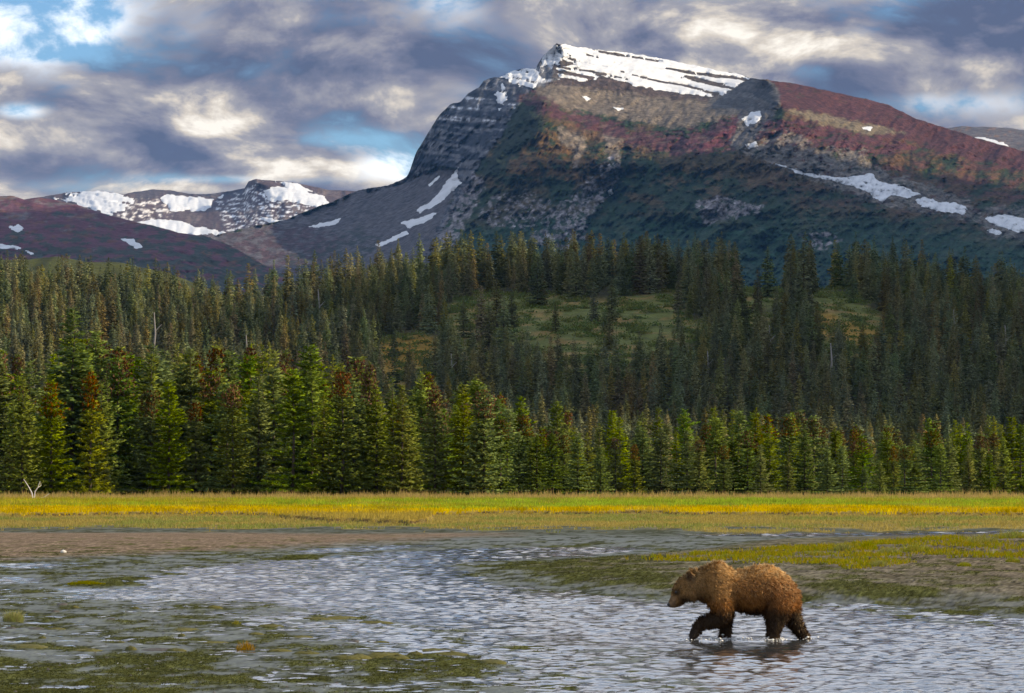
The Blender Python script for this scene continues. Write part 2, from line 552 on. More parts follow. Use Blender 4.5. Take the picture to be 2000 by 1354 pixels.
def build_ground():
    cpx = np.concatenate([[-9000, -4500, -2500], np.arange(-1500, -300, 40), np.arange(-300, 2300, 5.0), np.arange(2300, 3520, 40), [4500, 6500, 11000]])
    py_rows = np.concatenate([np.linspace(1420, 1365, 18), np.arange(1363, 1095, -1.3), np.arange(1095, 1000, -0.8), np.linspace(1000, 960, 40)])
    y_near = np.concatenate([[2, 6, 12, 20, 28], (CAM[2]) * FPX / (py_rows - 914), [450, 520, 640, 900, 1500, 3000, 6000, 12000]])
    y_near = np.unique(np.round(y_near, 4))
    YY, PX = np.meshgrid(y_near, cpx, indexing='ij')
    X = (PX - 1000) / FPX * YY
    # close to the camera the fan is too narrow: widen it
    wide = np.maximum(1.0, 26.0 / YY)
    X = np.where(np.abs(PX - 1000) > 1450, X * wide, X)
    g = ground_info(X.ravel(), YY.ravel())
    x, y = X.ravel(), YY.ravel()
    h = g['h'].copy()
    # ---- colours
    n1, n2, an = g['n1'], g['n2'], g['an']
    mud = np.array([0.056, 0.062, 0.044])
    c = mud * (1 + 0.35 * n1 + 0.3 * n2)[:, None]
    rough = 0.44 + 0.14 * n1 + 0.14 * n2
    spec = np.clip(0.05 + 0.50 * n1 + 0.42 * n2, 0.0, 0.6)

    def lay(colr, mask):
        nonlocal c
        c = c * (1 - mask[:, None]) + np.asarray(colr) * mask[:, None]

    def lay_v(colr, var, mask):
        nonlocal c
        cc = np.asarray(colr)[None, :] * (1 + var)[:, None]
        c = c * (1 - mask[:, None]) + cc * mask[:, None]
    v = 0.5 * n1 + 0.45 * n2
    spd = np.maximum(g['spit_hi'], 0.9 * sstep(g['spit'], 0.05, 0.45)) * (1 - g['inwater'])
    lay_v((0.118, 0.098, 0.072), v + 0.3 * an, spd * 0.95)
    rough = rough * (1 - spd) + 0.8 * spd
    spec = spec * (1 - spd)
    lay_v((0.085, 0.088, 0.050), v, g['spit'] * (1 - g['spit_hi']) * 0.55)
    b = g['beach']
    lay_v((0.152, 0.114, 0.083), 0.25 * n1 + 0.25 * n2, b * 0.95)
    rough = rough * (1 - b) + 0.8 * b
    spec = spec * (1 - b)
    lay_v((0.048, 0.052, 0.016), v * 0.9 + 0.4 * an, g['alg'] * 0.92)
    rough = rough * (1 - g['alg']) + 0.85 * g['alg']
    spec = spec * (1 - g['alg'])
    # dry olive fringe below the bank
    gz = sstep(y, 128, 146) * (1 - g['up'])
    gp = sstep(fbm(x / 3.0, y / 5.0, 4, 0.6, 61) + (sstep(y, 132, 165) - 0.55) * 1.2, -0.1, 0.25) * gz
    lay_v((0.21, 0.165, 0.05), 0.5 * n1 + 0.4 * n2, gp * 0.85)
    rough = rough * (1 - gz) + (0.7 + 0.2 * gp) * gz
    spec = spec * (1 - gz * (0.6 + 0.4 * gp))
    spec = np.where(g['up'] > 0.1, 0.0, spec)
    # soil of the cut bank and the meadow floor
    face = sstep(y, g['yb'] - 1.0, g['yb'] - 0.2) * (1 - sstep(y, g['yb'] + 0.3, g['yb'] + 0.9))
    lay_v((0.055, 0.035, 0.018), v, face)
    lay_v((0.23, 0.17, 0.035), v * 0.5, g['up'] * (1 - face))
    rough = np.where(g['up'] > 0.3, 0.9, rough)
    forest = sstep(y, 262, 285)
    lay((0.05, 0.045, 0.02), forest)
    grain = np.clip(1 + 0.30 * np.random.default_rng(17).normal(0, 1, len(x)) * (1 - sstep(y, 100, 150)), 0.35, 1.9)
    c = c * grain[:, None]
    V = np.stack([x, y, h], -1)
    m, t = new_mat('tidal_mud')
    a = attr(t)
    ar = attr(t, 'rough')
    gg = t.n('ShaderNodeNewGeometry')
    mpn = t.n('ShaderNodeMapping')
    mpn.inputs['Scale'].default_value = (1, 0.55, 1)
    t.link(gg.outputs['Position'], mpn.inputs[0])
    f1 = t.noise(mpn.outputs[0], 16.0, 5.0, 0.7)
    f2 = t.noise(mpn.outputs[0], 1.6, 6.0, 0.6)
    sc_ = t.math('ADD', t.math('MULTIPLY', t.math('SUBTRACT', f1, 0.5), 2.6), t.math('ADD', 1.0, t.math('MULTIPLY', t.math('SUBTRACT', f2, 0.5), 0.8)))
    vm = t.n('ShaderNodeVectorMath', operation='SCALE')
    t.link(a.outputs['Color'], vm.inputs[0])
    t.link(sc_, vm.inputs['Scale'])
    p = t.n('ShaderNodeBsdfPrincipled')
    t.link(vm.outputs[0], p.inputs['Base Color'])
    t.put(p.inputs['Roughness'], t.math('ADD', ar.outputs['Fac'], t.math('MULTIPLY', t.math('SUBTRACT', f1, 0.5), 0.25), clamp=True))
    t.link(attr(t, 'spec').outputs['Fac'], p.inputs['Specular IOR Level'])
    bp = t.n('ShaderNodeBump')
    bp.inputs['Strength'].default_value = 0.55
    bp.inputs['Distance'].default_value = 0.02
    t.link(f1, bp.inputs['Height'])
    t.link(bp.outputs[0], p.inputs['Normal'])
    finish(t, p.outputs[0])
    me = make_mesh('ground', V, grid_faces(len(y_near), len(cpx)), np.clip(c, 0.004, 0.9), True, [m], {'rough': np.clip(rough, 0.12, 0.98), 'spec': np.clip(spec, 0, 1)})
    link('ground', me, kind='structure', label='wet tidal mud flat and meadow floor')


build_ground()


def build_water():
    cpx = np.concatenate([np.arange(-1500, -100, 60), np.arange(-100, 2100, 9.5), np.arange(2100, 3600, 60)])
    ys = [36.0]
    while ys[-1] < 165:
        ys.append(ys[-1] * 1.0018)
    ys = np.array(ys)
    YY, PX = np.meshgrid(ys, cpx, indexing='ij')
    X = (PX - 1000) / FPX * YY
    x, y = X.ravel(), YY.ravel()
    amp = 0.88 + 0.25 * sstep(fbm(x / 3.0, y / 7.0, 4, 0.55, 71), -0.3, 0.3)
    amp *= 1 - 0.5 * np.exp(-(((x - BEAR_X) / 0.95) ** 2)) * sstep(y, BEAR_Y - 4.5, BEAR_Y - 2.0) * (1 - sstep(y, BEAR_Y, BEAR_Y + 1.0))
    h = 0.022 * perlin(x / 0.30 + 0.2 * y, y / 0.30, 72) + 0.016 * perlin(x / 0.15 - 0.2 * y, y / 0.19, 74) + 0.004 * perlin(x / 0.9, y / 1.2, 75)
    # the bear's own disturbance
    bx, by = BEAR_X - 0.15, BEAR_Y
    dd = np.sqrt(((x - bx) / 1.3) ** 2 + ((y - by) / 1.0) ** 2)
    h = h * amp * (0.75 + 0.25 * sstep(-union_sd(WATERS + SHALLOW, x, y), -0.2, 1.2))
    h += 0.014 * np.sin(dd * 16.0) * np.exp(-(dd - 0.2) * 1.4) * (dd < 4)
    V = np.stack([x, y, h], -1)
    m, t = new_mat('rippled_water')
    g = t.n('ShaderNodeNewGeometry')
    mpn = t.n('ShaderNodeMapping')
    mpn.inputs['Scale'].default_value = (1.0, 0.8, 1)
    t.link(g.outputs['Position'], mpn.inputs[0])
    f1 = t.noise(mpn.outputs[0], 9.0, 4.0, 0.6)
    p = t.n('ShaderNodeBsdfPrincipled')
    p.inputs['Base Color'].default_value = (0.042, 0.044, 0.044, 1)
    p.inputs['Roughness'].default_value = 0.05
    p.inputs['IOR'].default_value = 2.3
    bp = t.n('ShaderNodeBump')
    bp.inputs['Strength'].default_value = 0.3
    bp.inputs['Distance'].default_value = 0.02
    t.link(f1, bp.inputs['Height'])
    t.link(bp.outputs[0], p.inputs['Normal'])
    finish(t, p.outputs[0])
    me = make_mesh('stream_water', V, grid_faces(len(ys), len(cpx)), None, True, [m])
    link('stream_water', me, kind='structure', label='rippled shallow stream winding through the mud flat')


BEAR_P = on_plane(np.array(1450.0), np.array(1250.0), 0.0)
BEAR_X, BEAR_Y = float(BEAR_P[0]), float(BEAR_P[1])
build_water()

# ------------------------------------------------------------------ mountains
def rbf(ctrl):
    c = np.array(ctrl, float)
    P = c[:, :2] * np.array([1.0, 1.6])
    d = np.sqrt(((P[:, None] - P[None]) ** 2).sum(-1))
    n = len(P)
    A = np.zeros((n + 3, n + 3))
    A[:n, :n] = d
    A[:n, n:] = np.c_[np.ones(n), P]
    A[n:, :n] = np.c_[np.ones(n), P].T
    b = np.zeros(n + 3)
    b[:n] = c[:, 2]
    wgt = np.linalg.solve(A, b)

    def f(px, py):
        q = np.stack([px, py * 1.6], -1)
        out = wgt[n] + q @ wgt[n + 1:]
        for i in range(n):
            out = out + wgt[i] * np.sqrt(((q - P[i]) ** 2).sum(-1))
        return out
    return f


def relief(name, skyline, bottom, ctrl, x0, x1, step, rows, paint, mat, label, snows=(), sky_rough=1.0, back=500.0):
    """terrain sheet through traced skyline and ridges, each at its own distance, with a real back slope"""
    sk = np.array(skyline, float)
    px = np.arange(x0, x1 + step, step)
    top = np.interp(px, sk[:, 0], sk[:, 1]) + sky_rough * (1.6 * perlin(px / 17.0, px * 0, 81) + 1.0 * perlin(px / 6.0, px * 0, 82))
    vv = np.linspace(0, 1, rows)
    VV, PXX = np.meshgrid(vv, px, indexing='ij')
    PYY = bottom + (top[None, :] - bottom) * VV
    f = rbf(ctrl)
    p1, p2 = PXX.ravel(), PYY.ravel()
    D = f(p1, p2)
    col, dD, snow_extra = paint(p1, p2)
    D = D + dD
    P = at(p1, p2, D)
    nr, nc = rows, len(px)
    # back slope
    last = P.reshape(nr, nc, 3)[-1]
    backs = []
    for k in (0.25, 1.0):
        q = last.copy()
        s = (last[:, 1] + back * k) / last[:, 1]
        q[:, 0] *= s
        q[:, 1] *= s
        q[:, 2] -= back * k * 0.55
        backs.append(q)
    V = np.concatenate([P] + backs)
    cc = np.concatenate([col, col.reshape(nr, nc, 3)[-1], col.reshape(nr, nc, 3)[-1]])
    root = link(name, make_mesh(name, V, grid_faces(nr + 2, nc), cc, True, [mat]), kind='structure', label=label)
    # snow lies as sheets of its own on the slope
    Fg = grid_faces(nr, nc)
    P3 = P.reshape(nr, nc, 3)
    du = np.gradient(P3, axis=1)
    dv = np.gradient(P3, axis=0)
    N = np.cross(du, dv)
    N /= np.linalg.norm(N, axis=-1, keepdims=True) + 1e-9
    N = N.reshape(-1, 3)
    for poly, rough, stripes in snows:
        pa = np.array(poly, float)
        lo, hi = pa.min(0) - 20, pa.max(0) + 20
        k = (p1 > lo[0]) & (p1 < hi[0]) & (p2 > lo[1]) & (p2 < hi[1])
        if not k.any():
            continue
        sd = np.full(p1.shape, 50.0)
        sd[k] = poly_sd(pa, p1[k], p2[k])
        sd[k] += (0.5 + rough) * (6.0 * fbm(p1[k] / 16, p2[k] / 8, 4, 0.62, 91))
        if stripes:
            q = (p2[k] - 0.195 * p1[k])
            s = fbm(p1[k] / 130.0, q / 7.0, 3, 0.5, 93)
            sd[k] = np.maximum(sd[k], stripes * (s - 0.15) * 26.0)
        on = sd < 0
        fm = on[Fg].any(-1)
        Fs = Fg[fm]
        if len(Fs) < 3:
            continue
        u, inv = np.unique(Fs, return_inverse=True)
        s2 = sd.reshape(nr, nc)
        gj, gi_ = np.gradient(s2)
        stp = np.where(s2 > 0, s2 / (gi_ * gi_ + gj * gj + 1e-6), 0)
        Pm = P3 + du * np.clip(-gi_ * stp, -1, 1)[..., None] + dv * np.clip(-gj * stp, -1, 1)[..., None]
        Pm = Pm.reshape(-1, 3)
        lift = np.clip(-sd[u] / 4.0, 0.15, 1.0)[:, None] * 1.6 * (P[u, 1:2] / 5000.0)
        me = make_mesh('snow_patch', Pm[u] + N[u] * lift, inv.reshape(Fs.shape), None, True, [M_SNOW])
        link('snow_patch', me, root)
    return root


def pmask(poly, p1, p2, soft=5.0, rough=6.0, scale=28.0, seed=0, aniso=2.0, patch=0.0):
    pa = np.array(poly, float)
    m = np.zeros(p1.shape)
    pad = soft + rough * 2 + 10
    lo, hi = pa.min(0) - pad, pa.max(0) + pad
    k = (p1 > lo[0]) & (p1 < hi[0]) & (p2 > lo[1]) & (p2 < hi[1])
    if not k.any():
        return m
    sd = poly_sd(pa, p1[k], p2[k])
    nz = fbm(p1[k] / scale, p2[k] / scale * aniso, 5, 0.6, 100 + seed)
    nz = nz + 0.45 * fbm(p1[k] / 7.0, p2[k] / 5.0, 3, 0.6, 160 + seed)
    r = sstep(-(sd + rough * 2.6 * nz), -soft * 0.7, soft * 0.7)
    if patch:
        nq = fbm(p1[k] / (scale * 0.6), p2[k] / (scale * 0.6) * aniso, 5, 0.65, 140 + seed)
        r = r * sstep(nq, patch - 0.12, patch + 0.12)
    m[k] = r
    return m


def blend(c, colr, m, var=None):
    cc = np.asarray(colr)[None, :]
    if var is not None:
        cc = cc * (1 + var)[:, None]
    return c * (1 - m[:, None]) + cc * m[:, None]


def paint_main(p1, p2):
    n = fbm(p1 / 60, p2 / 30, 6, 0.6, 201)
    nf = fbm(p1 / 12, p2 / 7, 4, 0.6, 205)
    rid = fbm(p1 / 70 + 0.012 * p2, p2 / 90, 5, 0.55, 211, True)
    # alpine shrub and tundra
    c = blend(np.tile((0.022, 0.042, 0.018), (len(p1), 1)), (0.098, 0.066, 0.030), sstep(n + 0.5 * nf, 0.0, 0.24) * 0.9, 0.3 * nf)
    low = sstep(p2, 380, 470)
    c = blend(c, (0.018, 0.056, 0.030), low * 0.80, 0.5 * nf + 0.3 * n)
    tun = sstep(p1 + 0.4 * p2, 1500, 1700) * (1 - sstep(p2 - 0.20 * p1, 30, 110))
    c = blend(c, (0.115, 0.062, 0.030), tun * sstep(n + 0.4 * nf, -0.25, 0.2) * 0.8, 0.4 * nf)
    c = blend(c, (0.10, 0.040, 0.036), tun * sstep(fbm(p1 / 45, p2 / 14, 5, 0.6, 221), 0.02, 0.22) * 0.75, 0.4 * nf)
    # orange tundra on the front face
    for i, (pl, colr, w_, pt) in enumerate([
        ([(1000, 300), (1060, 245), (1130, 290), (1200, 320), (1180, 360), (1040, 340), (980, 345)], (0.13, 0.070, 0.028), 0.75, -0.1),
        ([(1090, 235), (1180, 262), (1260, 285), (1290, 305), (1200, 290), (1110, 262)], (0.14, 0.080, 0.045), 0.8, 0),
        ([(930, 430), (1010, 350), (1080, 360), (1060, 400), (960, 440)], (0.09, 0.062, 0.028), 0.5, 0.0),
        ([(1250, 300), (1500, 300), (1650, 380), (1450, 350), (1300, 330)], (0.10, 0.062, 0.024), 0.6, 0.0)]):
        c = blend(c, colr, pmask(pl, p1, p2, 6, 7, 30, 1 + i, 1.6, pt) * w_, 0.35 * nf)
    cliff = pmask([(700, 372), (780, 355), (800, 335), (830, 270), (860, 222), (900, 195), (945, 155), (1046, 128), (1062, 100), (1086, 70), (1105, 100), (1130, 130), (1095, 150),
                   (1060, 172), (1018, 186), (1010, 215), (985, 255), (955, 295), (930, 330), (915, 372), (890, 405), (868, 440), (850, 475), (828, 500), (845, 430), (880, 395), (893, 335), (860, 325), (800, 352), (760, 365)],
                  p1, p2, 3, 4, 22, 10)
    strata = 1.25 * fbm(p1 / 120, (p2 - 0.10 * p1) / 10.5, 3, 0.6, 231) + 0.60 * fbm(p1 / 11.0, p2 / 30, 3, 0.6, 233)
    band = sstep(strata + 0.25 * nf, -0.08, 0.10)
    c = blend(c, (0.046, 0.054, 0.076), cliff, 0.4 * nf)
    c = blend(c, (0.205, 0.205, 0.222), cliff * band * 0.72, 0.6 * nf)
    ledge = cliff * sstep(strata, 0.34, 0.50) * (1 - sstep(p2, 190, 330))
    c = blend(c, (0.62, 0.64, 0.68), ledge * 0.8)
    # dark green gully slope right of the cliff
    c = blend(c, (0.024, 0.036, 0.022), pmask([(1010, 200), (1060, 215), (1060, 250), (1010, 300), (950, 350), (930, 350), (985, 265)], p1, p2, 5, 6, 25, 12) * 0.9, 0.4 * nf)
    sc1 = pmask([(100, 620), (330, 490), (412, 462), (487, 444), (560, 429), (640, 398), (700, 370), (780, 352), (858, 328), (895, 335), (888, 380), (860, 430), (848, 470), (832, 540), (760, 620)], p1, p2, 4, 4, 30, 13)
    streak = fbm((p1 + 1.05 * p2) / 9.0, (p1 - 0.6 * p2) / 120.0, 4, 0.6, 241)
    c = blend(c, (0.118, 0.110, 0.122), sc1, 0.32 * streak + 0.22 * nf)
    c = blend(c, (0.085, 0.048, 0.058), pmask([(380, 480), (520, 440), (600, 440), (670, 470), (650, 510), (560, 540), (420, 560)], p1, p2, 10, 10, 40, 14, 2.2, -0.05) * 0.8, 0.4 * nf)
    c = blend(c, (0.040, 0.055, 0.050), pmask([(560, 500), (700, 440), (740, 470), (700, 540), (560, 560)], p1, p2, 8, 9, 36, 15, 2.0, 0.02) * 0.7, 0.4 * nf)
    # the hanging bowl
    c = blend(c, (0.090, 0.074, 0.066), pmask([(1080, 70), (1240, 90), (1480, 140), (1460, 190), (1250, 180), (1080, 150)], p1, p2, 3, 3, 25, 47), 0.4 * nf)
    bandd = pmask([(1060, 165), (1130, 140), (1230, 160), (1330, 178), (1420, 188), (1460, 178), (1420, 205), (1300, 200), (1150, 180), (1060, 190)], p1, p2, 3, 4, 25, 16)
    c = blend(c, (0.085, 0.062, 0.055), bandd, 0.5 * nf + 0.4 * strata)
    c = blend(c, (0.175, 0.142, 0.108), pmask([(1045, 175), (1080, 165), (1150, 172), (1220, 182), (1300, 192), (1400, 200), (1455, 185), (1450, 205), (1400, 236), (1330, 252), (1250, 240), (1180, 226), (1110, 214), (1060, 192)], p1, p2, 5, 5, 25, 17), 0.35 * nf + 0.2 * n)
    red = 0.96 * pmask([(1006, 186), (1040, 180), (1064, 194), (1110, 218), (1170, 232), (1230, 248), (1280, 262), (1340, 262), (1420, 236), (1470, 206), (1505, 226), (1460, 275), (1400, 296), (1330, 304), (1250, 288), (1170, 262), (1100, 236), (1050, 215)], p1, p2, 5, 8, 30, 18, 2.2, -0.28)
    swirl = fbm(p1 / 50, (p2 + 0.15 * p1) / 6.0, 4, 0.6, 245)
    c = blend(c, (0.092, 0.034, 0.042), red * 0.95, 0.6 * swirl + 0.35 * nf)
    c = blend(c, (0.145, 0.042, 0.062), red * sstep(p1, 1270, 1400) * sstep(n + nf, -0.1, 0.3) * 0.7, 0.4 * swirl)
    c = blend(c, (0.16, 0.125, 0.10), red * sstep(swirl, 0.12, 0.35) * 0.6)
    # grey knob
    c = blend(c, (0.120, 0.112, 0.108), pmask([(1385, 195), (1450, 160), (1485, 155), (1512, 160), (1527, 190), (1520, 218), (1492, 255), (1470, 280), (1440, 292), (1425, 275), (1450, 225), (1400, 225)], p1, p2, 3, 4, 22, 19), 0.5 * strata)
    c = blend(c, (0.045, 0.048, 0.055), pmask([(1450, 162), (1500, 160), (1524, 190), (1518, 212), (1490, 196), (1455, 178)], p1, p2, 3, 4, 20, 20) * sstep(strata, -0.25, 0.15) * 0.8)
    # red right shoulder, scree strip, moraine
    c = blend(c, (0.088, 0.034, 0.036), pmask([(1506, 150), (1590, 165), (1700, 188), (1790, 225), (1850, 245), (1925, 268), (2000, 288), (2700, 420), (2700, 480), (2000, 335), (1850, 300), (1760, 272), (1700, 262), (1620, 236), (1530, 214), (1522, 180)], p1, p2, 5, 6, 34, 21, 2.0, -0.35) * 0.95, 0.35 * nf + 0.3 * n)
    c = blend(c, (0.20, 0.165, 0.105), pmask([(1530, 214), (1600, 222), (1700, 242), (1768, 260), (1700, 264), (1600, 243)], p1, p2, 4, 4, 22, 22) * 0.85, 0.4 * nf)
    c = blend(c, (0.105, 0.036, 0.044), pmask([(1500, 235), (1560, 232), (1640, 252), (1720, 272), (1800, 292), (1700, 306), (1600, 288), (1490, 302), (1480, 270)], p1, p2, 5, 8, 30, 23, 2.2, -0.15) * 0.85, 0.4 * nf)
    mor = pmask([(1435, 292), (1480, 276), (1540, 252), (1600, 292), (1690, 292), (1700, 326), (1840, 368), (1905, 398), (1890, 428), (1790, 412), (1720, 402), (1640, 372), (1560, 340), (1470, 308)], p1, p2, 5, 7, 26, 24, 2.0, -0.18)
    c = blend(c, (0.175, 0.155, 0.135), mor * 0.9, 0.6 * nf)
    c = blend(c, (0.17, 0.155, 0.14), pmask([(1890, 418), (1960, 400), (2200, 420), (2200, 475), (1940, 466)], p1, p2, 5, 7, 26, 25, 2.0, -0.15) * 0.85, 0.5 * nf)
    # bare rock breaking through the front face
    rk = 0.9 * fbm(p1 / 8.0, p2 / 22, 3, 0.6, 251) + 0.5 * strata
    for i, (pl, pt) in enumerate([([(930, 425), (965, 375), (1060, 385), (1095, 415), (1090, 445), (960, 440)], 0.02), ([(1075, 415), (1130, 370), (1195, 300), (1218, 300), (1205, 360), (1160, 420), (1110, 455)], -0.05),
                                  ([(840, 490), (880, 400), (925, 335), (950, 355), (915, 430), (880, 500)], -0.15), ([(1030, 455), (1150, 430), (1145, 470), (1090, 490), (1050, 480)], -0.05),
                                  ([(1360, 393), (1400, 386), (1450, 393), (1495, 405), (1440, 425), (1375, 436)], -0.2), ([(1560, 462), (1620, 452), (1650, 470), (1600, 490)], 0.0)]):
        c = blend(c, (0.235, 0.215, 0.225), pmask(pl, p1, p2, 3, 6, 20, 30 + i, 1.2, pt + 0.04) * 0.95, 1.2 * rk)
    for i, pl in enumerate([[(1088, 248), (1140, 262), (1148, 285), (1125, 330), (1118, 300), (1098, 285)], [(1178, 264), (1216, 275), (1204, 310), (1182, 302)]]):
        c = blend(c, (0.19, 0.155, 0.125), pmask(pl, p1, p2, 4, 6, 16, 40 + i, 1.0) * 0.85, 0.4 * nf)
    # ravine
    rav = pmask([(1215, 285), (1232, 290), (1212, 350), (1200, 395), (1150, 455), (1125, 490), (1110, 490), (1160, 420), (1190, 370)], p1, p2, 5, 4, 18, 44)
    # relief along the line of sight
    dD = -72.0 * rid * (0.25 * sstep(p1, 1120, 1160) + 0.75 * sstep(p2, 170, 280)) * (1 - 0.75 * sc1) - 7.0 * nf * (1 - 0.7 * sc1) * sstep(p2 - 0.2 * p1, -110, -60) - 16.0 * n * sstep(p2, 150, 230) + 26 * rav
    dD += cliff * (5.0 * strata - 26.0 * fbm(p1 / 30, p2 / 70, 4, 0.5, 261, True))
    dD -= 1.0 * fbm(p1 / 6.0, p2 / 5.0, 2, 0.6, 262)
    mot = fbm(p1 / 16, p2 / 9, 5, 0.68, 271)
    gul = fbm(p1 / 24 + 0.02 * p2, p2 / 30, 4, 0.6, 281, True)
    dD = dD - 20.0 * gul * (1 - 0.6 * red) * (1 - 0.8 * sc1) * sstep(p2 - 0.2 * p1, -110, -60)
    redz = np.clip(red + sstep(p1, 1500, 1540) * (1 - sstep(p2 - 0.2 * p1, -60, -20)), 0, 1)
    c = c * np.clip(1 + 1.0 * (1 - 0.6 * redz) * mot * (1 - 0.6 * sc1) * (1 - 0.7 * cliff), 0.25, 2.2)[:, None]
    return np.clip(c * np.where(c.min(1) > 0.4, 1.0, 0.64)[:, None], 0.006, 0.9), dD, None


MAIN_SKY = [(-200, 640), (100, 575), (200, 540), (300, 502), (412, 462), (487, 444), (560, 429), (615, 406), (640, 398), (700, 372), (750, 364), (780, 354), (795, 345), (800, 335), (812, 300), (830, 270), (845, 245),
            (860, 222), (880, 204), (900, 198), (915, 182), (935, 172), (945, 158), (960, 152), (975, 152), (1000, 140), (1020, 135), (1046, 134), (1055, 118), (1062, 108), (1080, 92),
            (1086, 84), (1100, 86), (1130, 93), (1180, 100), (1240, 106), (1300, 118), (1350, 127), (1400, 138), (1440, 145), (1465, 153), (1485, 155), (1500, 156), (1540, 162), (1590, 172),
            (1640, 182), (1700, 195), (1740, 207), (1790, 232), (1850, 251), (1925, 275), (2000, 295), (2300, 360), (2700, 430)]
MAIN_CTRL = [(1062, 200, 5000), (1055, 250, 4900), (990, 330, 4750), (890, 480, 4480), (850, 600, 4300),
             (780, 358, 5350), (800, 335, 5360), (830, 270, 5400), (860, 222, 5420), (900, 195, 5450), (960, 152, 5500), (1020, 140, 5520), (1086, 84, 5480),
             (880, 340, 5120), (930, 250, 5230), (980, 190, 5280), (840, 400, 5020), (790, 440, 4920), (720, 480, 4850), (640, 420, 5300), (560, 440, 5250), (480, 480, 5000), (420, 540, 4700), (100, 600, 4700),
             (1110, 300, 4860), (1100, 370, 4700), (1040, 470, 4480), (1150, 470, 4470), (1200, 300, 4900), (1200, 390, 4780), (1300, 310, 4840), (1290, 400, 4580), (1290, 500, 4330), (1200, 600, 4150),
             (1150, 200, 5330), (1260, 235, 5230), (1250, 175, 5480), (1400, 225, 5150), (1350, 270, 4990), (1130, 130, 5500),
             (1200, 102, 5640), (1300, 120, 5700), (1400, 139, 5760), (1462, 153, 5780), (1390, 188, 5520), (1300, 178, 5540),
             (1490, 156, 5230), (1520, 200, 5040), (1455, 230, 5080), (1560, 170, 5300), (1700, 196, 5400), (1850, 250, 5400), (2000, 294, 5350),
             (1600, 300, 4860), (1700, 370, 4720), (1850, 410, 4660), (2000, 440, 4580), (1600, 420, 4500), (1800, 490, 4300), (2000, 540, 4150), (1500, 500, 4300), (1450, 400, 4520),
             (2600, 410, 5200), (2600, 600, 4000), (2300, 480, 4600)]
SNOW_MAIN = [
    ([(1090, 82), (1130, 91), (1240, 104), (1350, 125), (1440, 143), (1464, 152), (1440, 170), (1410, 188), (1360, 187), (1300, 179), (1250, 171), (1220, 161), (1170, 146), (1130, 132), (1100, 116)], 0.7, 1.0),
    ([(1085, 136), (1130, 124), (1172, 150), (1130, 160), (1092, 152)], 1.6, 1.0), ([(975, 150), (1000, 138), (1046, 132), (1062, 155), (1040, 174), (1004, 162)], 1.0, 0.5),
    ([(1056, 130), (1070, 98), (1088, 84), (1100, 118), (1080, 130)], 1.4, 1.6),
    ([(968, 186), (982, 165), (992, 188), (975, 216)], 1.2, 0.6), ([(1448, 232), (1462, 221), (1483, 217), (1489, 229), (1475, 242), (1458, 247)], 0.5, 0), ([(1455, 282), (1478, 277), (1481, 286), (1462, 291)], 0.4, 0),
    ([(1516, 320), (1580, 339), (1640, 347), (1690, 342), (1703, 338), (1716, 355), (1760, 364), (1797, 380), (1770, 386), (1742, 380), (1723, 396), (1705, 386), (1690, 371), (1620, 353), (1560, 340)], 0.5, 0),
    ([(1788, 392), (1800, 383), (1830, 394), (1870, 397), (1892, 409), (1882, 419), (1830, 413), (1800, 403)], 0.5, 0), ([(1920, 428), (1945, 419), (1990, 424), (2100, 440), (2100, 456), (1990, 453), (1945, 441)], 0.5, 0),
    ([(1923, 450), (1940, 447), (1960, 455), (1945, 460)], 0.3, 0), ([(813, 413), (850, 386), (880, 345), (894, 328), (894, 350), (902, 356), (870, 387), (845, 406), (820, 415)], 0.3, 0),
    ([(782, 436), (810, 427), (854, 415), (840, 431), (800, 446)], 0.3, 0), ([(733, 479), (795, 451), (799, 457), (740, 484)], 0.3, 0), ([(603, 443), (640, 434), (668, 426), (655, 439), (620, 447)], 0.3, 0),
    ([(1138, 189), (1157, 193), (1145, 199)], 0.2, 0), ([(1198, 209), (1218, 212), (1208, 218)], 0.2, 0), ([(1680, 247), (1702, 249), (1700, 255), (1685, 253)], 0.2, 0), ([(1186, 372), (1195, 368), (1198, 378), (1190, 384)], 0.2, 0),
    ([(835, 362), (858, 343), (860, 346), (840, 365)], 0.2, 0)]
relief('mountain', MAIN_SKY, 620, MAIN_CTRL, -120, 2500, 2.4, 270, paint_main, M_MOUNT,
       'steep banded mountain with a snowy slanted summit and red tundra shoulders', SNOW_MAIN, 0.8, 900.0)


def paint_far(p1, p2):
    n = fbm(p1 / 40, p2 / 18, 6, 0.6, 301)
    nf = fbm(p1 / 9, p2 / 5, 4, 0.6, 305)
    c = blend(np.tile((0.070, 0.050, 0.054), (len(p1), 1)), (0.12, 0.095, 0.09), sstep(n, 0, 0.3) * 0.8, 0.4 * nf)
    c = blend(c, (0.055, 0.05, 0.06), pmask([(250, 360), (340, 365), (440, 370), (490, 360), (480, 385), (420, 385), (320, 380), (270, 395)], p1, p2, 4, 4, 20, 51) * 0.8)
    c = blend(c, (0.70, 0.72, 0.76), pmask([(420, 400), (500, 360), (600, 400), (640, 420), (560, 445), (440, 450)], p1, p2, 6, 6, 26, 52, 3.2, 0.15) * 0.9)
    c = blend(c, (0.70, 0.68, 0.66), pmask([(230, 400), (310, 385), (340, 420), (280, 435), (230, 425)], p1, p2, 6, 6, 26, 53, 2.0, 0.13) * 0.9)
    rid = fbm(p1 / 30, p2 / 40, 5, 0.55, 311, True)
    return np.clip(c, 0.006, 0.9), -55 * rid - 30 * n - 6 * nf, None


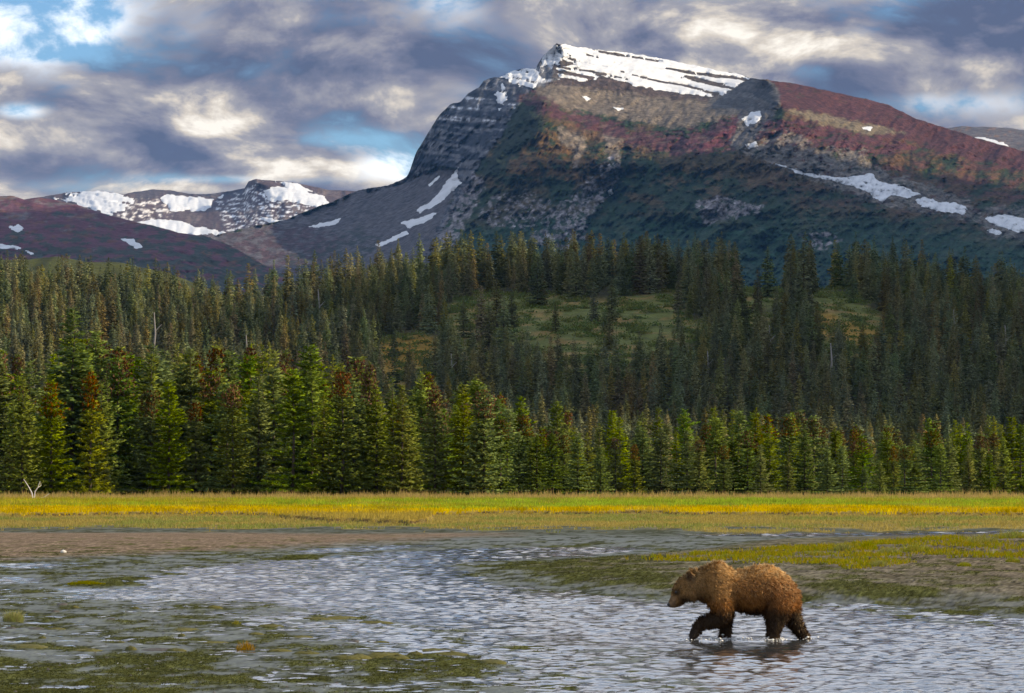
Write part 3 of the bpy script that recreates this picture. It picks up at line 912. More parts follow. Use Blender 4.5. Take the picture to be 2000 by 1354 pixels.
relief('distant_ridge', [(-700, 420), (-200, 405), (0, 394), (60, 388), (90, 383), (130, 376), (200, 373), (240, 380), (262, 375), (300, 370), (340, 373), (365, 378), (400, 380), (440, 375), (478, 368), (485, 355), (500, 350),
                         (520, 352), (560, 355), (600, 362), (640, 371), (700, 374), (770, 366), (900, 380)], 520,
       [(-700, 430, 8600), (0, 394, 8500), (200, 375, 8300), (250, 420, 7700), (340, 375, 8600), (370, 410, 8200), (440, 378, 8600), (500, 352, 8100), (560, 390, 7800), (640, 372, 8300), (800, 380, 8300), (640, 430, 7400), (300, 470, 7000), (800, 520, 6800), (-700, 520, 6900)],
       -500, 880, 2.6, 72, paint_far, M_FAR, 'low snow-streaked ridge far behind the purple foothill',
       [([(88, 384), (130, 376), (200, 372), (250, 384), (264, 395), (242, 411), (215, 421), (180, 411), (140, 396)], 1.0, 0.35), ([(310, 386), (330, 380), (370, 385), (416, 388), (411, 405), (402, 413), (335, 413)], 0.6, 0),
        ([(514, 372), (540, 365), (590, 372), (635, 385), (642, 398), (620, 406), (560, 391), (525, 393)], 0.5, 0), ([(540, 354), (580, 358), (614, 376), (560, 368)], 0.8, 0),
        ([(266, 436), (300, 429), (350, 431), (380, 444), (420, 449), (452, 458), (350, 460), (290, 446)], 0.5, 0), ([(506, 424), (530, 427), (555, 432), (530, 438)], 0.4, 0), ([(425, 385), (436, 382), (432, 390)], 0.3, 0)], 0.5, 900.0)


def paint_foot(p1, p2):
    n = fbm(p1 / 60, p2 / 22, 6, 0.6, 321)
    nf = fbm(p1 / 12, p2 / 6, 4, 0.6, 325)
    c = blend(np.tile((0.085, 0.035, 0.050), (len(p1), 1)), (0.105, 0.092, 0.092), sstep(fbm(p1 / 45, p2 / 13, 5, 0.6, 331) - 0.3 * sstep(p2, 400, 480), 0.02, 0.2) * 0.8, 0.3 * nf)
    c = blend(c, (0.030, 0.042, 0.035), sstep(fbm(p1 / 40, p2 / 12, 5, 0.6, 341) + 0.45 * sstep(p2, 400, 530) - 0.2, 0.02, 0.16) * 0.9, 0.4 * nf)
    c = blend(c, (0.115, 0.052, 0.030), sstep(fbm(p1 / 36, p2 / 12, 5, 0.6, 351), 0.15, 0.3) * 0.6, 0.4 * nf)
    rid = fbm(p1 / 60, p2 / 40, 5, 0.55, 361, True)
    return np.clip(c, 0.006, 0.9), -34 * rid - 18 * n - 3 * nf, None


relief('foothill', [(-900, 400), (-300, 388), (0, 383), (25, 382), (48, 390), (75, 385), (105, 390), (150, 400), (185, 412), (240, 428), (300, 441), (350, 455), (400, 461), (450, 480), (520, 520), (620, 570), (800, 640)], 660,
       [(-900, 400, 5000), (0, 384, 4700), (100, 390, 4650), (240, 428, 4500), (400, 462, 4350), (520, 520, 4200), (0, 460, 4150), (150, 470, 4100), (300, 500, 4000), (0, 560, 3800), (400, 600, 3700), (-900, 600, 3800), (700, 620, 3900)],
       -600, 760, 3.0, 100, paint_foot, M_FAR, 'rounded purple and green tundra foothill below the distant ridge',
       [([(17, 443), (35, 439), (48, 448), (30, 453)], 0.4, 0), ([(236, 467), (258, 466), (281, 484), (265, 486)], 0.4, 0), ([(-60, 472), (0, 477), (30, 481), (42, 488), (0, 485), (-60, 482)], 0.4, 0), ([(46, 489), (72, 497), (60, 498)], 0.2, 0)], 0.5, 700.0)


def paint_right(p1, p2):
    nf = fbm(p1 / 9, p2 / 5, 4, 0.6, 375)
    st = fbm(p1 / 60, (p2 - 0.1 * p1) / 4, 4, 0.6, 377)
    c = blend(np.tile((0.085, 0.080, 0.088), (len(p1), 1)), (0.15, 0.085, 0.05), sstep(nf + st, 0.1, 0.5) * 0.6, 0.5 * st)
    return np.clip(c, 0.006, 0.9), -8 * nf, None


relief('far_shoulder', [(1600, 290), (1780, 262), (1850, 250), (1880, 247), (1920, 248), (1970, 250), (2000, 254), (2300, 262), (2800, 300)], 420,
       [(1600, 290, 6900), (1850, 250, 6900), (2000, 254, 6900), (2800, 300, 7000), (1900, 300, 6500), (2300, 420, 6000), (1600, 420, 6200)], 1640, 2800, 3.0, 50, paint_right, M_FAR,
       'low banded rock shoulder behind the red slope', [([(1885, 266), (1920, 268), (1960, 279), (1978, 290), (1950, 288), (1910, 276)], 0.3, 0)], 0.5, 500.0)

# ------------------------------------------------------------------ forested hill
RIDGE = np.array([(-2500, 600), (-600, 570), (0, 585), (100, 600), (200, 612), (350, 628), (450, 640), (560, 620), (650, 595), (750, 580), (860, 565), (1000, 560), (1300, 558), (1500, 560), (1650, 565), (1750, 580), (1900, 600), (2000, 612), (2600, 640), (4500, 680)], float)
HILL_Y0, HILL_Y1 = 560.0, 880.0


def hill_z(x, y):
    px = 1000 + x / y * FPX
    pr = np.interp(px, RIDGE[:, 0], RIDGE[:, 1])
    zr = CAM[2] + (914 - pr) / FPX * HILL_Y1
    t = np.clip((y - HILL_Y0) / (HILL_Y1 - HILL_Y0), 0, 1)
    prof = 0.30 * t + 0.70 * sstep(t, 0.02, 1.02)
    z = 0.3 + (zr - 0.3) * prof
    z = z + 2.2 * fbm(x / 45, y / 45, 4, 0.5, 401) * sstep(t, 0.05, 0.4)
    over = np.clip(y - HILL_Y1, 0, None)
    return z - 0.00035 * over * over - 0.02 * over


CLEAR = [[(880, 590), (960, 572), (1060, 578), (1180, 590), (1270, 570), (1340, 575), (1330, 620), (1400, 640), (1340, 670), (1250, 690), (1140, 715), (1060, 700), (990, 690), (930, 655), (870, 650)],
         [(745, 665), (830, 650), (870, 680), (830, 720), (760, 740), (735, 715)],
         [(1590, 560), (1660, 575), (1720, 620), (1730, 650), (1680, 668), (1610, 650), (1585, 610)], [(1440, 565), (1530, 550), (1545, 580), (1490, 610), (1445, 590)], [(650, 685), (700, 690), (690, 720), (650, 715)]]


def clear_sd(x, y, z):
    px = 1000 + x / y * FPX
    py = 914 - (z - CAM[2]) / y * FPX
    s = np.full(x.shape, 1e9)
    for p in CLEAR:
        s = np.minimum(s, poly_sd(p, px, py))
    return s, px, py


def build_hill():
    ys = np.concatenate([np.linspace(545, 885, 140), np.linspace(890, 1250, 40)])
    cp = np.concatenate([np.arange(-2500, -300, 60), np.arange(-300, 2300, 12), np.arange(2300, 4600, 60)])
    YY, PX = np.meshgrid(ys, cp, indexing='ij')
    X = (PX - 1000) / FPX * YY
    x, y = X.ravel(), YY.ravel()
    z = hill_z(x, y)
    sd, px, py = clear_sd(x, y, z)
    sd = np.minimum(sd, clear_sd(x, y, z + 5.5)[0])
    n = fbm(x / 9, y / 12, 5, 0.6, 411)
    nf = fbm(x / 2.5, y / 3.5, 4, 0.6, 413)
    c = np.tile((0.035, 0.034, 0.016), (len(x), 1))
    op = sstep(-sd + 10 * n, -12, 10)
    c = blend(c, (0.105, 0.115, 0.032), op, 0.5 * nf)
    c = blend(c, (0.20, 0.13, 0.045), op * sstep(n + 0.4 * nf, 0.02, 0.22) * 0.85, 0.3 * nf)
    gold = np.maximum(pmask(CLEAR[1], px, py, 10, 6, 20, 61), pmask([(1600, 610), (1700, 640), (1730, 660), (1680, 675), (1600, 655)], px, py, 10, 6, 20, 62))
    c = blend(c, (0.24, 0.135, 0.022), gold * 0.8, 0.4 * nf)
    me = make_mesh('forested_hill', np.stack([x, y, z], -1), grid_faces(len(ys), len(cp)), np.clip(c, 0.006, 0.9), True, [M_HILL])
    link('hill', me, kind='structure', label='forested hill with brushy clearings below the mountain')
    # green knoll behind the left end of the forest
    ys = np.linspace(1050, 1500, 50)
    cp = np.arange(-900, 620, 12)
    YY, PX = np.meshgrid(ys, cp, indexing='ij')
    x, y = ((PX - 1000) / FPX * YY).ravel(), YY.ravel()
    kp = np.array([(-900, 560), (-200, 520), (60, 508), (110, 504), (180, 512), (240, 516), (290, 526), (340, 540), (420, 570), (520, 620), (620, 680)], float)
    zr = CAM[2] + (914 - np.interp(1000 + x / y * FPX, kp[:, 0], kp[:, 1])) / FPX * 1300
    z = zr * sstep(y, 980, 1300) - 0.0006 * np.clip(y - 1300, 0, None) ** 2 + 1.0 * fbm(x / 12, y / 20, 4, 0.5, 421)
    n = fbm(x / 6, y / 14, 5, 0.6, 423)
    c = blend(np.tile((0.050, 0.055, 0.014), (len(x), 1)), (0.022, 0.028, 0.010), sstep(n, 0, 0.25))
    link('knoll', make_mesh('grassy_knoll', np.stack([x, y, z], -1), grid_faces(50, len(cp)), c, True, [M_HILL]), kind='structure', label='smooth green knoll rising behind the forest')


build_hill()

# ------------------------------------------------------------------ spruces
def spruce(seed, H, Rm, nwh, nbr, twig, col, colvar, droop=0.35, top_bare=0.0, base=0.03, taper=0.8, ragged=0.25, gap=None, hang=0.12, dense=4.2):
    """needle sprays of one spruce as narrow leaf-sized triangles on drooping whorled branches"""
    g = np.random.default_rng(seed)
    V, C = [], []
    hs = base + (0.985 - base) * (1 - (1 - np.linspace(0, 1, nwh)) ** 1.3) + g.normal(0, 0.2 / nwh, nwh) * (1 - np.linspace(0, 0.9, nwh))
    for h in hs:
        if gap and gap[0] < h < gap[1]:
            keep = 0.35
        else:
            keep = 1.0
        L0 = Rm * max(0.06, (1.03 - h)) ** taper * (0.80 + 0.2 * math.sin(h * 23 + seed))
        k = max(3, int(nbr * (0.55 + 0.45 * (1 - h)) * keep))
        a0 = g.random() * 6.28
        for b in range(k):
            a = a0 + b * 6.283 / k + g.normal(0, 0.22)
            L = L0 * (1 + g.normal(0, ragged)) * (1.15 if g.random() < 0.1 else 1.0)
            L = max(L, 0.10)
            zz = h * H + g.normal(0, 0.008 * H)
            up = 0.45 * h - droop * (1 - h)
            da = np.array([math.cos(a), math.sin(a), 0.0])
            pa = np.array([-da[1], da[0], 0.0])
            m = max(4, int(L / twig * dense))
            s = (np.arange(m) + 0.6 + g.normal(0, 0.15, m)) / m
            pos = da[None] * (s * L)[:, None]
            pos[:, 2] += zz + L * (up * s + 0.28 * s * s * (1 - h) + 0.0)
            side = np.where(np.arange(m) % 2 == 0, 1.0, -1.0)
            tl = twig * (0.65 + 0.5 * g.random(m)) * (0.55 + 0.55 * np.sin(np.clip(s, 0, 1) * 2.6 + 0.3))
            tl = np.minimum(tl, L * 0.7)
            d = da[None] * (0.75 + 0.3 * g.random(m))[:, None] + pa[None] * (side * (0.75 + 0.3 * g.random(m)) * (1 - 0.5 * s))[:, None]
            d[:, 2] = up * 0.6 + g.normal(0, 0.22, m) - hang
            d /= np.linalg.norm(d, axis=1, keepdims=True)
            wv = np.cross(d, np.array([0, 0, 1.0]) + g.normal(0, 0.55, (m, 3)))
            wv /= np.linalg.norm(wv, axis=1, keepdims=True) + 1e-9
            wd = tl * 0.30
            p0 = pos - d * (tl * 0.15)[:, None]
            A = p0 + d * (tl * 0.35)[:, None] + wv * wd[:, None]
            B = p0 + d * (tl * 0.45)[:, None] - wv * wd[:, None]
            T = pos + d * (tl * 0.95)[:, None]
            V.append(np.stack([p0, A, T, B], 1).reshape(-1, 3))
            cc = np.asarray(col)[None] * (1 + colvar * g.normal(0, 1, (m, 1))) + np.array([0.35, 0.30, 0.0]) * np.asarray(col)[None] * g.random((m, 1))
            C.append(np.repeat(cc, 4, 0))
    # leader
    for i in range(10):
        z0 = H * (0.945 + 0.004 * i)
        a = g.random() * 6.28
        d = np.array([math.cos(a) * 0.35, math.sin(a) * 0.35, 1.0])
        l = twig * 0.62
        wv = np.array([-math.sin(a), math.cos(a), 0]) * l * 0.16
        p0 = np.array([0, 0, z0])
        V.append(np.array([p0, p0 + d * l * 0.4 + wv, p0 + d * l, p0 + d * l * 0.4 - wv]))
        C.append(np.tile(np.asarray(col) * 1.1, (4, 1)))
    V = np.concatenate(V)
    C = np.clip(np.concatenate(C), 0.004, 0.5)
    F = np.arange(len(V)).reshape(-1, 4)
    return V, F, C


def crown_mesh(V, F, C, H, mat, outw=0.75):
    """needle sprays wound to face away from the stem, lit as one rounded crown"""
    Q = V[F]
    n = np.cross(Q[:, 1] - Q[:, 3], Q[:, 2] - Q[:, 0])
    n /= np.linalg.norm(n, axis=1, keepdims=True) + 1e-9
    cen = Q.mean(1)
    o = cen * np.array([1, 1, 0.0])
    o /= np.linalg.norm(o, axis=1, keepdims=True) + 1e-6
    o[:, 2] = 0.45
    o /= np.linalg.norm(o, axis=1, keepdims=True)
    flip = (n * o).sum(1) < 0
    F = F.copy()
    F[flip] = F[flip][:, ::-1]
    n[flip] *= -1
    nn = o * outw + n * (1 - outw)
    nn /= np.linalg.norm(nn, axis=1, keepdims=True)
    me = make_mesh('crown', V, F, C, True, [mat])
    vn = np.repeat(nn, 4, 0)
    me.normals_split_custom_set_from_vertices(vn.astype(np.float32))
    return me


def trunk_mesh(H, r, seed, mat, seg=7):
    g = np.random.default_rng(seed)
    zs = np.array([-0.3, 0.0, 0.08, 0.3, 0.6, 0.85, 1.0]) * H
    zs[0] = -0.35
    V = []
    for i, z in enumerate(zs):
        t = max(0.0, z / H)
        rr = r * (1.25 if z <= 0 else 1.0) * (1 - 0.94 * t)
        ox, oy = g.normal(0, r * 0.25, 2) if 0 < t < 1 else (0, 0)
        for k in range(seg):
            a = k / seg * 6.283
            V.append((ox + rr * math.cos(a), oy + rr * math.sin(a), z))
    F = []
    for i in range(len(zs) - 1):
        for k in range(seg):
            F.append((i * seg + k, i * seg + (k + 1) % seg, (i + 1) * seg + (k + 1) % seg, (i + 1) * seg + k))
    return make_mesh('trunk', np.array(V), np.array(F), None, True, [mat])


def cone_mesh(V, H, seed, lo, hi, n, size):
    """rust-brown cone clusters hanging among the upper sprays"""
    g = np.random.default_rng(seed)
    z = V[:, 2] / H
    tips = V[2::4]
    zt = z[2::4]
    k = np.where((zt > lo) & (zt < hi) & (g.random(len(zt)) < 0.85))[0]
    k = g.choice(k, min(n, len(k)), replace=False)
    p = tips[k]
    vs, cs = [], []
    for q in range(2):
        a = g.random(len(p)) * 6.28
        d = np.stack([np.cos(a) * 0.4, np.sin(a) * 0.4, -np.ones(len(p))], -1)
        wv = np.stack([-np.sin(a), np.cos(a), np.zeros(len(p))], -1)
        l = size * (0.7 + 0.6 * g.random(len(p)))[:, None]
        A = p + np.array([0, 0, 0.3]) * l
        vs.append(np.stack([A, A + d * l * 0.5 + wv * l * 0.34, A + d * l, A + d * l * 0.5 - wv * l * 0.34], 1))
        cs.append(np.repeat(np.array([0.120, 0.052, 0.018])[None] * (0.6 + 0.8 * g.random((len(p), 1))), 4, 0))
    Vc = np.concatenate(vs).reshape(-1, 3)
    return make_mesh('cones', Vc, np.arange(len(Vc)).reshape(-1, 4), np.concatenate(cs), False, [M_CONE])


GREENS = [(0.130, 0.166, 0.024), (0.140, 0.168, 0.022), (0.116, 0.160, 0.030), (0.146, 0.164, 0.026), (0.124, 0.154, 0.022), (0.108, 0.152, 0.034)]
YOUNG = []
for i in range(9):
    H = 10.0
    Rm = [2.6, 2.2, 2.9, 1.9, 2.4, 2.7, 2.1, 2.5, 2.3][i]
    V, F, C = spruce(500 + i, H, Rm, [26, 28, 24, 29, 27, 24, 28, 25, 26][i], [12, 11, 13, 11, 12, 12, 11, 13, 12][i], 0.42, GREENS[i % 6], 0.24, [0.30, 0.2, 0.38, 0.15, 0.3, 0.36, 0.22, 0.28, 0.32][i], taper=[0.75, 0.8, 0.68, 0.85, 0.78, 0.7, 0.8, 0.72, 0.66][i], gap=(0.22, 0.52) if i == 2 else None, dense=6.5)
    crown = crown_mesh(V, F, C, H, M_LEAF, 0.52)
    cones = cone_mesh(V, H, 900 + i, [0.68, 0.78, 0.72][i % 3], 0.975, 260, 0.19)
    YOUNG.append((H, crown, trunk_mesh(H, 0.15, 520 + i, M_BARK), cones))
V, F, C = spruce(577, 13.0, 2.7, 34, 11, 0.55, (0.075, 0.108, 0.026), 0.22, 0.3, taper=0.85, dense=6.5)
YOUNG.append((13.0, crown_mesh(V, F, C, 13.0, M_LEAF, 0.52), trunk_mesh(13.0, 0.17, 578, M_BARK), None))
OLDC = [(0.129, 0.133, 0.067), (0.111, 0.131, 0.074), (0.151, 0.129, 0.065), (0.101, 0.120, 0.062), (0.143, 0.135, 0.052)]
OLD = []
for i in range(7):
    H = 12.0
    V, F, C = spruce(700 + i, H, [2.1, 2.35, 1.8, 2.5, 1.95, 2.2, 1.7][i], [32, 30, 34, 29, 32, 31, 33][i], [9, 10, 9, 10, 9, 9, 9][i], 0.60, OLDC[i % 5], 0.22, [0.5, 0.45, 0.55, 0.48, 0.6, 0.45, 0.55][i], taper=[0.78, 0.85, 0.72, 0.9, 0.74, 0.82, 0.7][i], base=0.04, ragged=0.17, hang=0.42, dense=5.0)
    OLD.append((H, crown_mesh(V, F, C, H, M_LEAF_OLD, 0.72), trunk_mesh(H, 0.17, 720 + i, M_BARK)))


def plant_tree(name, proto, x, y, z, H, rot, label, group, width=1.0, cones=False, cat='tree'):
    s = H / proto[0]
    e = bpy.data.objects.new(name, None)
    COL.objects.link(e)
    e.empty_display_size = 0.5
    e.location = (x, y, z)
    e.rotation_euler = (0, 0, rot)
    e.scale = (s * width, s * width, s)
    e['label'], e['category'], e['group'] = label, cat, group
    link('crown', proto[1], e)
    link('trunk', proto[2], e)
    if cones:
        link('cones', proto[3], e, kind='stuff')
    return e


# rows of young spruces along the meadow; canopy line traced from the photograph
TOPS = np.array([(-700, 690), (0, 690), (60, 715), (110, 690), (170, 690), (215, 660), (290, 690), (370, 680), (430, 690), (510, 680), (600, 690), (650, 715), (720, 705), (780, 755), (850, 745), (950, 755), (1000, 785),
                 (1080, 800), (1150, 800), (1300, 812), (1400, 800), (1470, 803), (1600, 822), (1750, 835), (1850, 828), (1930, 826), (2000, 830), (2700, 830)], float)
tg = np.random.default_rng(33)
trees = []      # px, y, top_py, proto, width
FRONT = [(-60, 700, 0), (18, 860, 3), (45, 735, 1), (100, 742, 0), (140, 602, 9), (178, 720, 3), (230, 700, 5), (296, 690, 1), (372, 682, 0), (330, 745, 8), (455, 745, 4), (428, 700, 6), (505, 735, 7), (512, 672, 3), (572, 725, 2), (490, 895, 8), (520, 930, 0),
         (600, 688, 4), (632, 770, 3), (690, 745, 5), (735, 760, 0), (668, 720, 1), (722, 706, 3), (800, 800, 6), (785, 752, 7), (850, 748, 4), (865, 800, 8), (930, 790, 1), (945, 756, 5), (905, 770, 7), (712, 915, 7), (745, 935, 3), (205, 905, 0)]
for px_, top_, pr_ in FRONT:
    trees.append((px_, 275 + tg.random() * 10 + (18 if top_ < 720 else 0), top_, pr_, 0.92 + 0.2 * tg.random()))
for row in range(6):
    step = [60, 54, 52, 50, 50, 46][row]
    pxs = np.arange(-260 if row < 3 else -120, 2260 if row < 3 else 2120, step) + tg.normal(0, step * 0.28, len(np.arange(-260 if row < 3 else -120, 2260 if row < 3 else 2120, step)))
    for p in pxs:
        right = sstep(np.array(p), 850, 1300)
        if row == 0 and p < 960:
            continue
        y0 = 276 + row * 9 + 18 * right + tg.random() * 8
        cap = np.interp(p, TOPS[:, 0], TOPS[:, 1])
        frac = [0.62, 0.74, 0.84, 0.92, 0.97, 1.0][row] * (1 + tg.normal(0, 0.11 if row < 4 else 0.09))
        if row == 0 and tg.random() < 0.3:
            frac *= 0.6
        top = 965 - (965 - cap) * min(frac, 1.10)
        trees.append((float(p), float(y0), float(top), int(tg.integers(0, 9)), 0.85 + 0.3 * tg.random()))
n_front = 0
for px_, y_, top_, pr_, wd_ in trees:
    x_ = (px_ - 1000) / FPX * y_
    z_ = Z_MEADOW
    H_ = CAM[2] + (914 - top_) / FPX * y_ - z_
    if H_ < 1.0:
        continue
    small = H_ < 3.2
    cones = (not small) and tg.random() < 0.30
    front = y_ < 286 + 18 * float(sstep(np.array(px_), 850, 1300))
    place = 'in front row at meadow' if front else 'behind the front row'
    build = 'slender' if wd_ < 0.95 else ('broad' if wd_ > 1.05 else 'narrow-coned')
    size = 'tall' if H_ > 8.0 else ('middling' if H_ > 5.5 else 'short')
    if (px_, top_) == (140, 602):
        lab, grp = 'tallest dark green spruce rising above the meadow-edge trees', 'tall spruce'
        cones = False
        wd_ = 1.3
    elif (px_, top_) == (572, 725):
        lab, grp = 'broad spruce with its pale trunk showing through a gap in the branches', 'gappy spruce'
        cones = False
    elif small:
        lab, grp = f'small bushy young {build} spruce standing low at the edge of the meadow', f'small {build} spruces at the meadow edge'
    elif cones:
        lab, grp = f'{size} {build} spruce with rust-brown cones in its top, {place}', f'{size} {build} cone-bearing spruces {place}'
    else:
        lab, grp = f'{size} {build} all-green spruce without brown cones, {place}', f'{size} {build} green spruces {place}'
    wide = min(1.45, max(wd_, wd_ * (7.5 / max(H_, 2.0)) ** 0.35))
    plant_tree('spruce_tree', YOUNG[pr_], x_, y_, z_, H_, tg.random() * 6.28, lab, grp, wide, cones)
    n_front += 1
print('front trees', n_front)

# old spruces on the hill: those standing free around the clearings are trees of their own, the closed wood is one mass
hg = np.random.default_rng(44)
cand = []
NX = 15000
yy = HILL_Y0 - 10 + hg.random(NX) * (HILL_Y1 + 55 - HILL_Y0)
pp = -420 + hg.random(NX) * 2840
xx = (pp - 1000) / FPX * yy
zz = hill_z(xx, yy)
sdc, cpx_, cpy_ = clear_sd(xx, yy, zz)
sdc = np.minimum(sdc, clear_sd(xx, yy, zz + 4.0)[0] + 1.0)
dens = fbm(xx / 14, yy / 14, 3, 0.5, 431)
grid = {}
keep = []
for i in range(NX):
    if sdc[i] < 2:
        continue
    if yy[i] > HILL_Y1 + 5 and hg.random() < 0.4:
        continue
    if dens[i] < -0.45 and hg.random() < 0.7:
        continue
    gx, gy = int(xx[i] // 5), int(yy[i] // 5)
    ok = True
    rmin = 2.7 + 1.3 * hg.random()
    for ax in (-1, 0, 1):
        for ay in (-1, 0, 1):
            for j in grid.get((gx + ax, gy + ay), ()):
                if (xx[i] - xx[j]) ** 2 + (yy[i] - yy[j]) ** 2 < rmin * rmin:
                    ok = False
    if ok:
        grid.setdefault((gx, gy), []).append(i)
        keep.append(i)
keep = np.array(keep)
print('hill trees', len(keep), [len(o[1].polygons) for o in OLD], [len(o[1].polygons) for o in YOUNG])
single = [(955, 690, 100), (905, 660, 75), (940, 668, 105), (985, 700, 118), (970, 640, 95), (1000, 640, 70), (1160, 628, 75), (1195, 632, 85), (1050, 600, 95), (1060, 595, 60), (1125, 585, 90), (1085, 650, 60), (1190, 685, 75), (1200, 600, 60), (1325, 612, 70),
          (1345, 600, 92), (1380, 610, 85), (1405, 615, 80), (1250, 575, 110), (1270, 572, 100), (1235, 570, 95), (1285, 565, 105), (1180, 650, 45), (1635, 555, 90), (1665, 590, 60), (1690, 575, 105), (1660, 560, 100), (1545, 620, 120), (1570, 630, 150), (1560, 560, 90), (1580, 555, 95), (1600, 665, 65), (1640, 690, 60),
          (1020, 715, 75), (875, 700, 80), (850, 735, 85), (770, 700, 60), (800, 745, 75), (740, 740, 70), (690, 700, 55), (1330, 700, 75), (1325, 650, 50), (1420, 650, 100), (1450, 660, 110), (1480, 610, 80), (1500, 580, 95), (1385, 665, 50), (1090, 720, 65), (1150, 730, 60), (1250, 730, 70), (1290, 715, 55)]


def hill_hit(px, py):
    ys_ = np.linspace(HILL_Y0 - 10, HILL_Y1 + 20, 500)
    x_ = (px - 1000) / FPX * ys_
    z_ = hill_z(x_, ys_)
    pv = 914 - (z_ - CAM[2]) / ys_ * FPX
    k = np.where(pv <= py)[0]
    i = k[0] if len(k) else 499
    return float(x_[i]), float(ys_[i]), float(z_[i])


CLEAR_NAMES = ['the wide green clearing', 'the small golden clearing', 'the sloping clearing with a golden patch', 'the little clearing near the ridge', 'the smallest clearing']
for j, (px_, by_, ht_) in enumerate(single):
    x_, y_, z_ = hill_hit(px_, by_)
    ci = int(np.argmin([poly_sd(p, np.array([float(px_)]), np.array([float(by_)]))[0] for p in CLEAR]))
    hs_ = 'tall' if ht_ > 88 else ('half-grown' if ht_ > 64 else 'small')
    plant_tree('old_spruce', OLD[j % 7], x_, y_, z_ - 0.2, ht_ * y_ / FPX * 1.05, hg.random() * 6.28, f'{hs_} grey-green spruce standing free at {CLEAR_NAMES[ci]} on the hill', f'{hs_} spruces at {CLEAR_NAMES[ci]}', 1.15 + 0.15 * hg.random())

# the closed wood: points carrying size and turn, spruces set on them by geometry nodes
HH = 5.6 + 4.8 * hg.random(len(keep)) ** 0.8
edge_r = sstep(yy[keep], HILL_Y1 - 40, HILL_Y1)
HH = HH * (1 + 0.38 * edge_r)
pts = np.stack([xx[keep], yy[keep], zz[keep] - 0.2], -1)


def forest_mass(name, pts, HH, protos, label, seed):
    g = np.random.default_rng(seed)
    me = bpy.data.meshes.new(name)
    me.vertices.add(len(pts))
    me.vertices.foreach_set('co', pts.astype(np.float32).ravel())
    sc3 = np.stack([HH / 12.0 * (0.85 + 0.4 * g.random(len(HH))), np.zeros(len(HH)), HH / 12.0], -1)
    sc3[:, 1] = sc3[:, 0]
    a = me.attributes.new('size', 'FLOAT_VECTOR', 'POINT')
    a.data.foreach_set('vector', sc3.astype(np.float32).ravel())
    a = me.attributes.new('turn', 'FLOAT', 'POINT')
    a.data.foreach_set('value', (g.random(len(HH)) * 6.28).astype(np.float32))
    a = me.attributes.new('which', 'INT', 'POINT')
    a.data.foreach_set('value', g.integers(0, len(protos), len(HH)).astype(np.int32))
    o = link(name, me, kind='stuff', label=label)
    ng = bpy.data.node_groups.new(name, 'GeometryNodeTree')
    ng.interface.new_socket('Geometry', in_out='INPUT', socket_type='NodeSocketGeometry')
    ng.interface.new_socket('Geometry', in_out='OUTPUT', socket_type='NodeSocketGeometry')
    N = ng.nodes
    gi, go = N.new('NodeGroupInput'), N.new('NodeGroupOutput')
    g2i = N.new('GeometryNodeGeometryToInstance')
    for p in reversed(protos):
        oi = N.new('GeometryNodeObjectInfo')
        oi.inputs['Object'].default_value = p
        oi.transform_space = 'ORIGINAL'
        ng.links.new(oi.outputs['Geometry'], g2i.inputs[0])
    iop = N.new('GeometryNodeInstanceOnPoints')

    def na(nm, typ):
        n = N.new('GeometryNodeInputNamedAttribute')
        n.data_type = typ
        n.inputs['Name'].default_value = nm
        return n.outputs['Attribute']
    cx = N.new('ShaderNodeCombineXYZ')
    ng.links.new(na('turn', 'FLOAT'), cx.inputs[2])
    ng.links.new(gi.outputs[0], iop.inputs['Points'])
    ng.links.new(g2i.outputs[0], iop.inputs['Instance'])
    iop.inputs['Pick Instance'].default_value = True
    ng.links.new(na('which', 'INT'), iop.inputs['Instance Index'])
    ng.links.new(cx.outputs[0], iop.inputs['Rotation'])
    ng.links.new(na('size', 'FLOAT_VECTOR'), iop.inputs['Scale'])
    ng.links.new(iop.outputs[0], go.inputs[0])
    md = o.modifiers.new('spruces', 'NODES')
    md.node_group = ng
    return o


proto_objs = []
for i, (H, cr, tr) in enumerate(OLD):
    proto_objs.append(bpy.data.objects.new('spruce_pattern', cr))
forest_mass('hillside_forest', pts, HH, proto_objs, 'dense grey-green spruce forest covering the hill', 5)

# ------------------------------------------------------------------ grass and brush
def blades(P, hgt, wid, lean, col, seed, k=1):
    """k narrow bent blades per root point"""
    g = np.random.default_rng(seed)
    P = np.repeat(P, k, 0)
    hgt = np.repeat(hgt, k) * (0.6 + 0.6 * g.random(len(P)))
    wid = np.repeat(wid, k)
    col = np.repeat(col, k, 0) * (0.75 + 0.5 * g.random((len(P), 1)))
    a = g.random(len(P)) * 6.28
    b = g.random(len(P)) * 6.28
    P = P + np.stack([np.cos(b), np.sin(b), np.zeros(len(P))], -1) * (g.random(len(P)) * 0.35 * np.minimum(hgt, 0.5))[:, None]
    L = lean * (0.3 + g.random(len(P)))
    d = np.stack([np.cos(a) * L * hgt, np.sin(a) * L * hgt, hgt], -1)
    wv = np.stack([np.abs(np.sin(b)) * 0.7 + 0.3, np.cos(b) * 0.3, np.zeros(len(P))], -1) * wid[:, None] * 0.5
    mid = P + d * np.array([0.4, 0.4, 0.62])
    V = np.stack([P - wv, P + wv, mid + wv * 0.8, P + d, mid - wv * 0.8], 1).reshape(-1, 3)
    i = np.arange(len(P)) * 5
    F = np.concatenate([np.stack([i, i + 1, i + 2, i + 4], -1), np.stack([i + 4, i + 2, i + 3, i + 3], -1)])
    Ft = np.concatenate([F[:len(P)][:, [0, 1, 2]], F[:len(P)][:, [0, 2, 3]], np.stack([i + 4, i + 2, i + 3], -1)])
    return V, Ft, np.repeat(np.clip(col, 0.004, 0.8), 5, 0)


gg_ = np.random.default_rng(55)


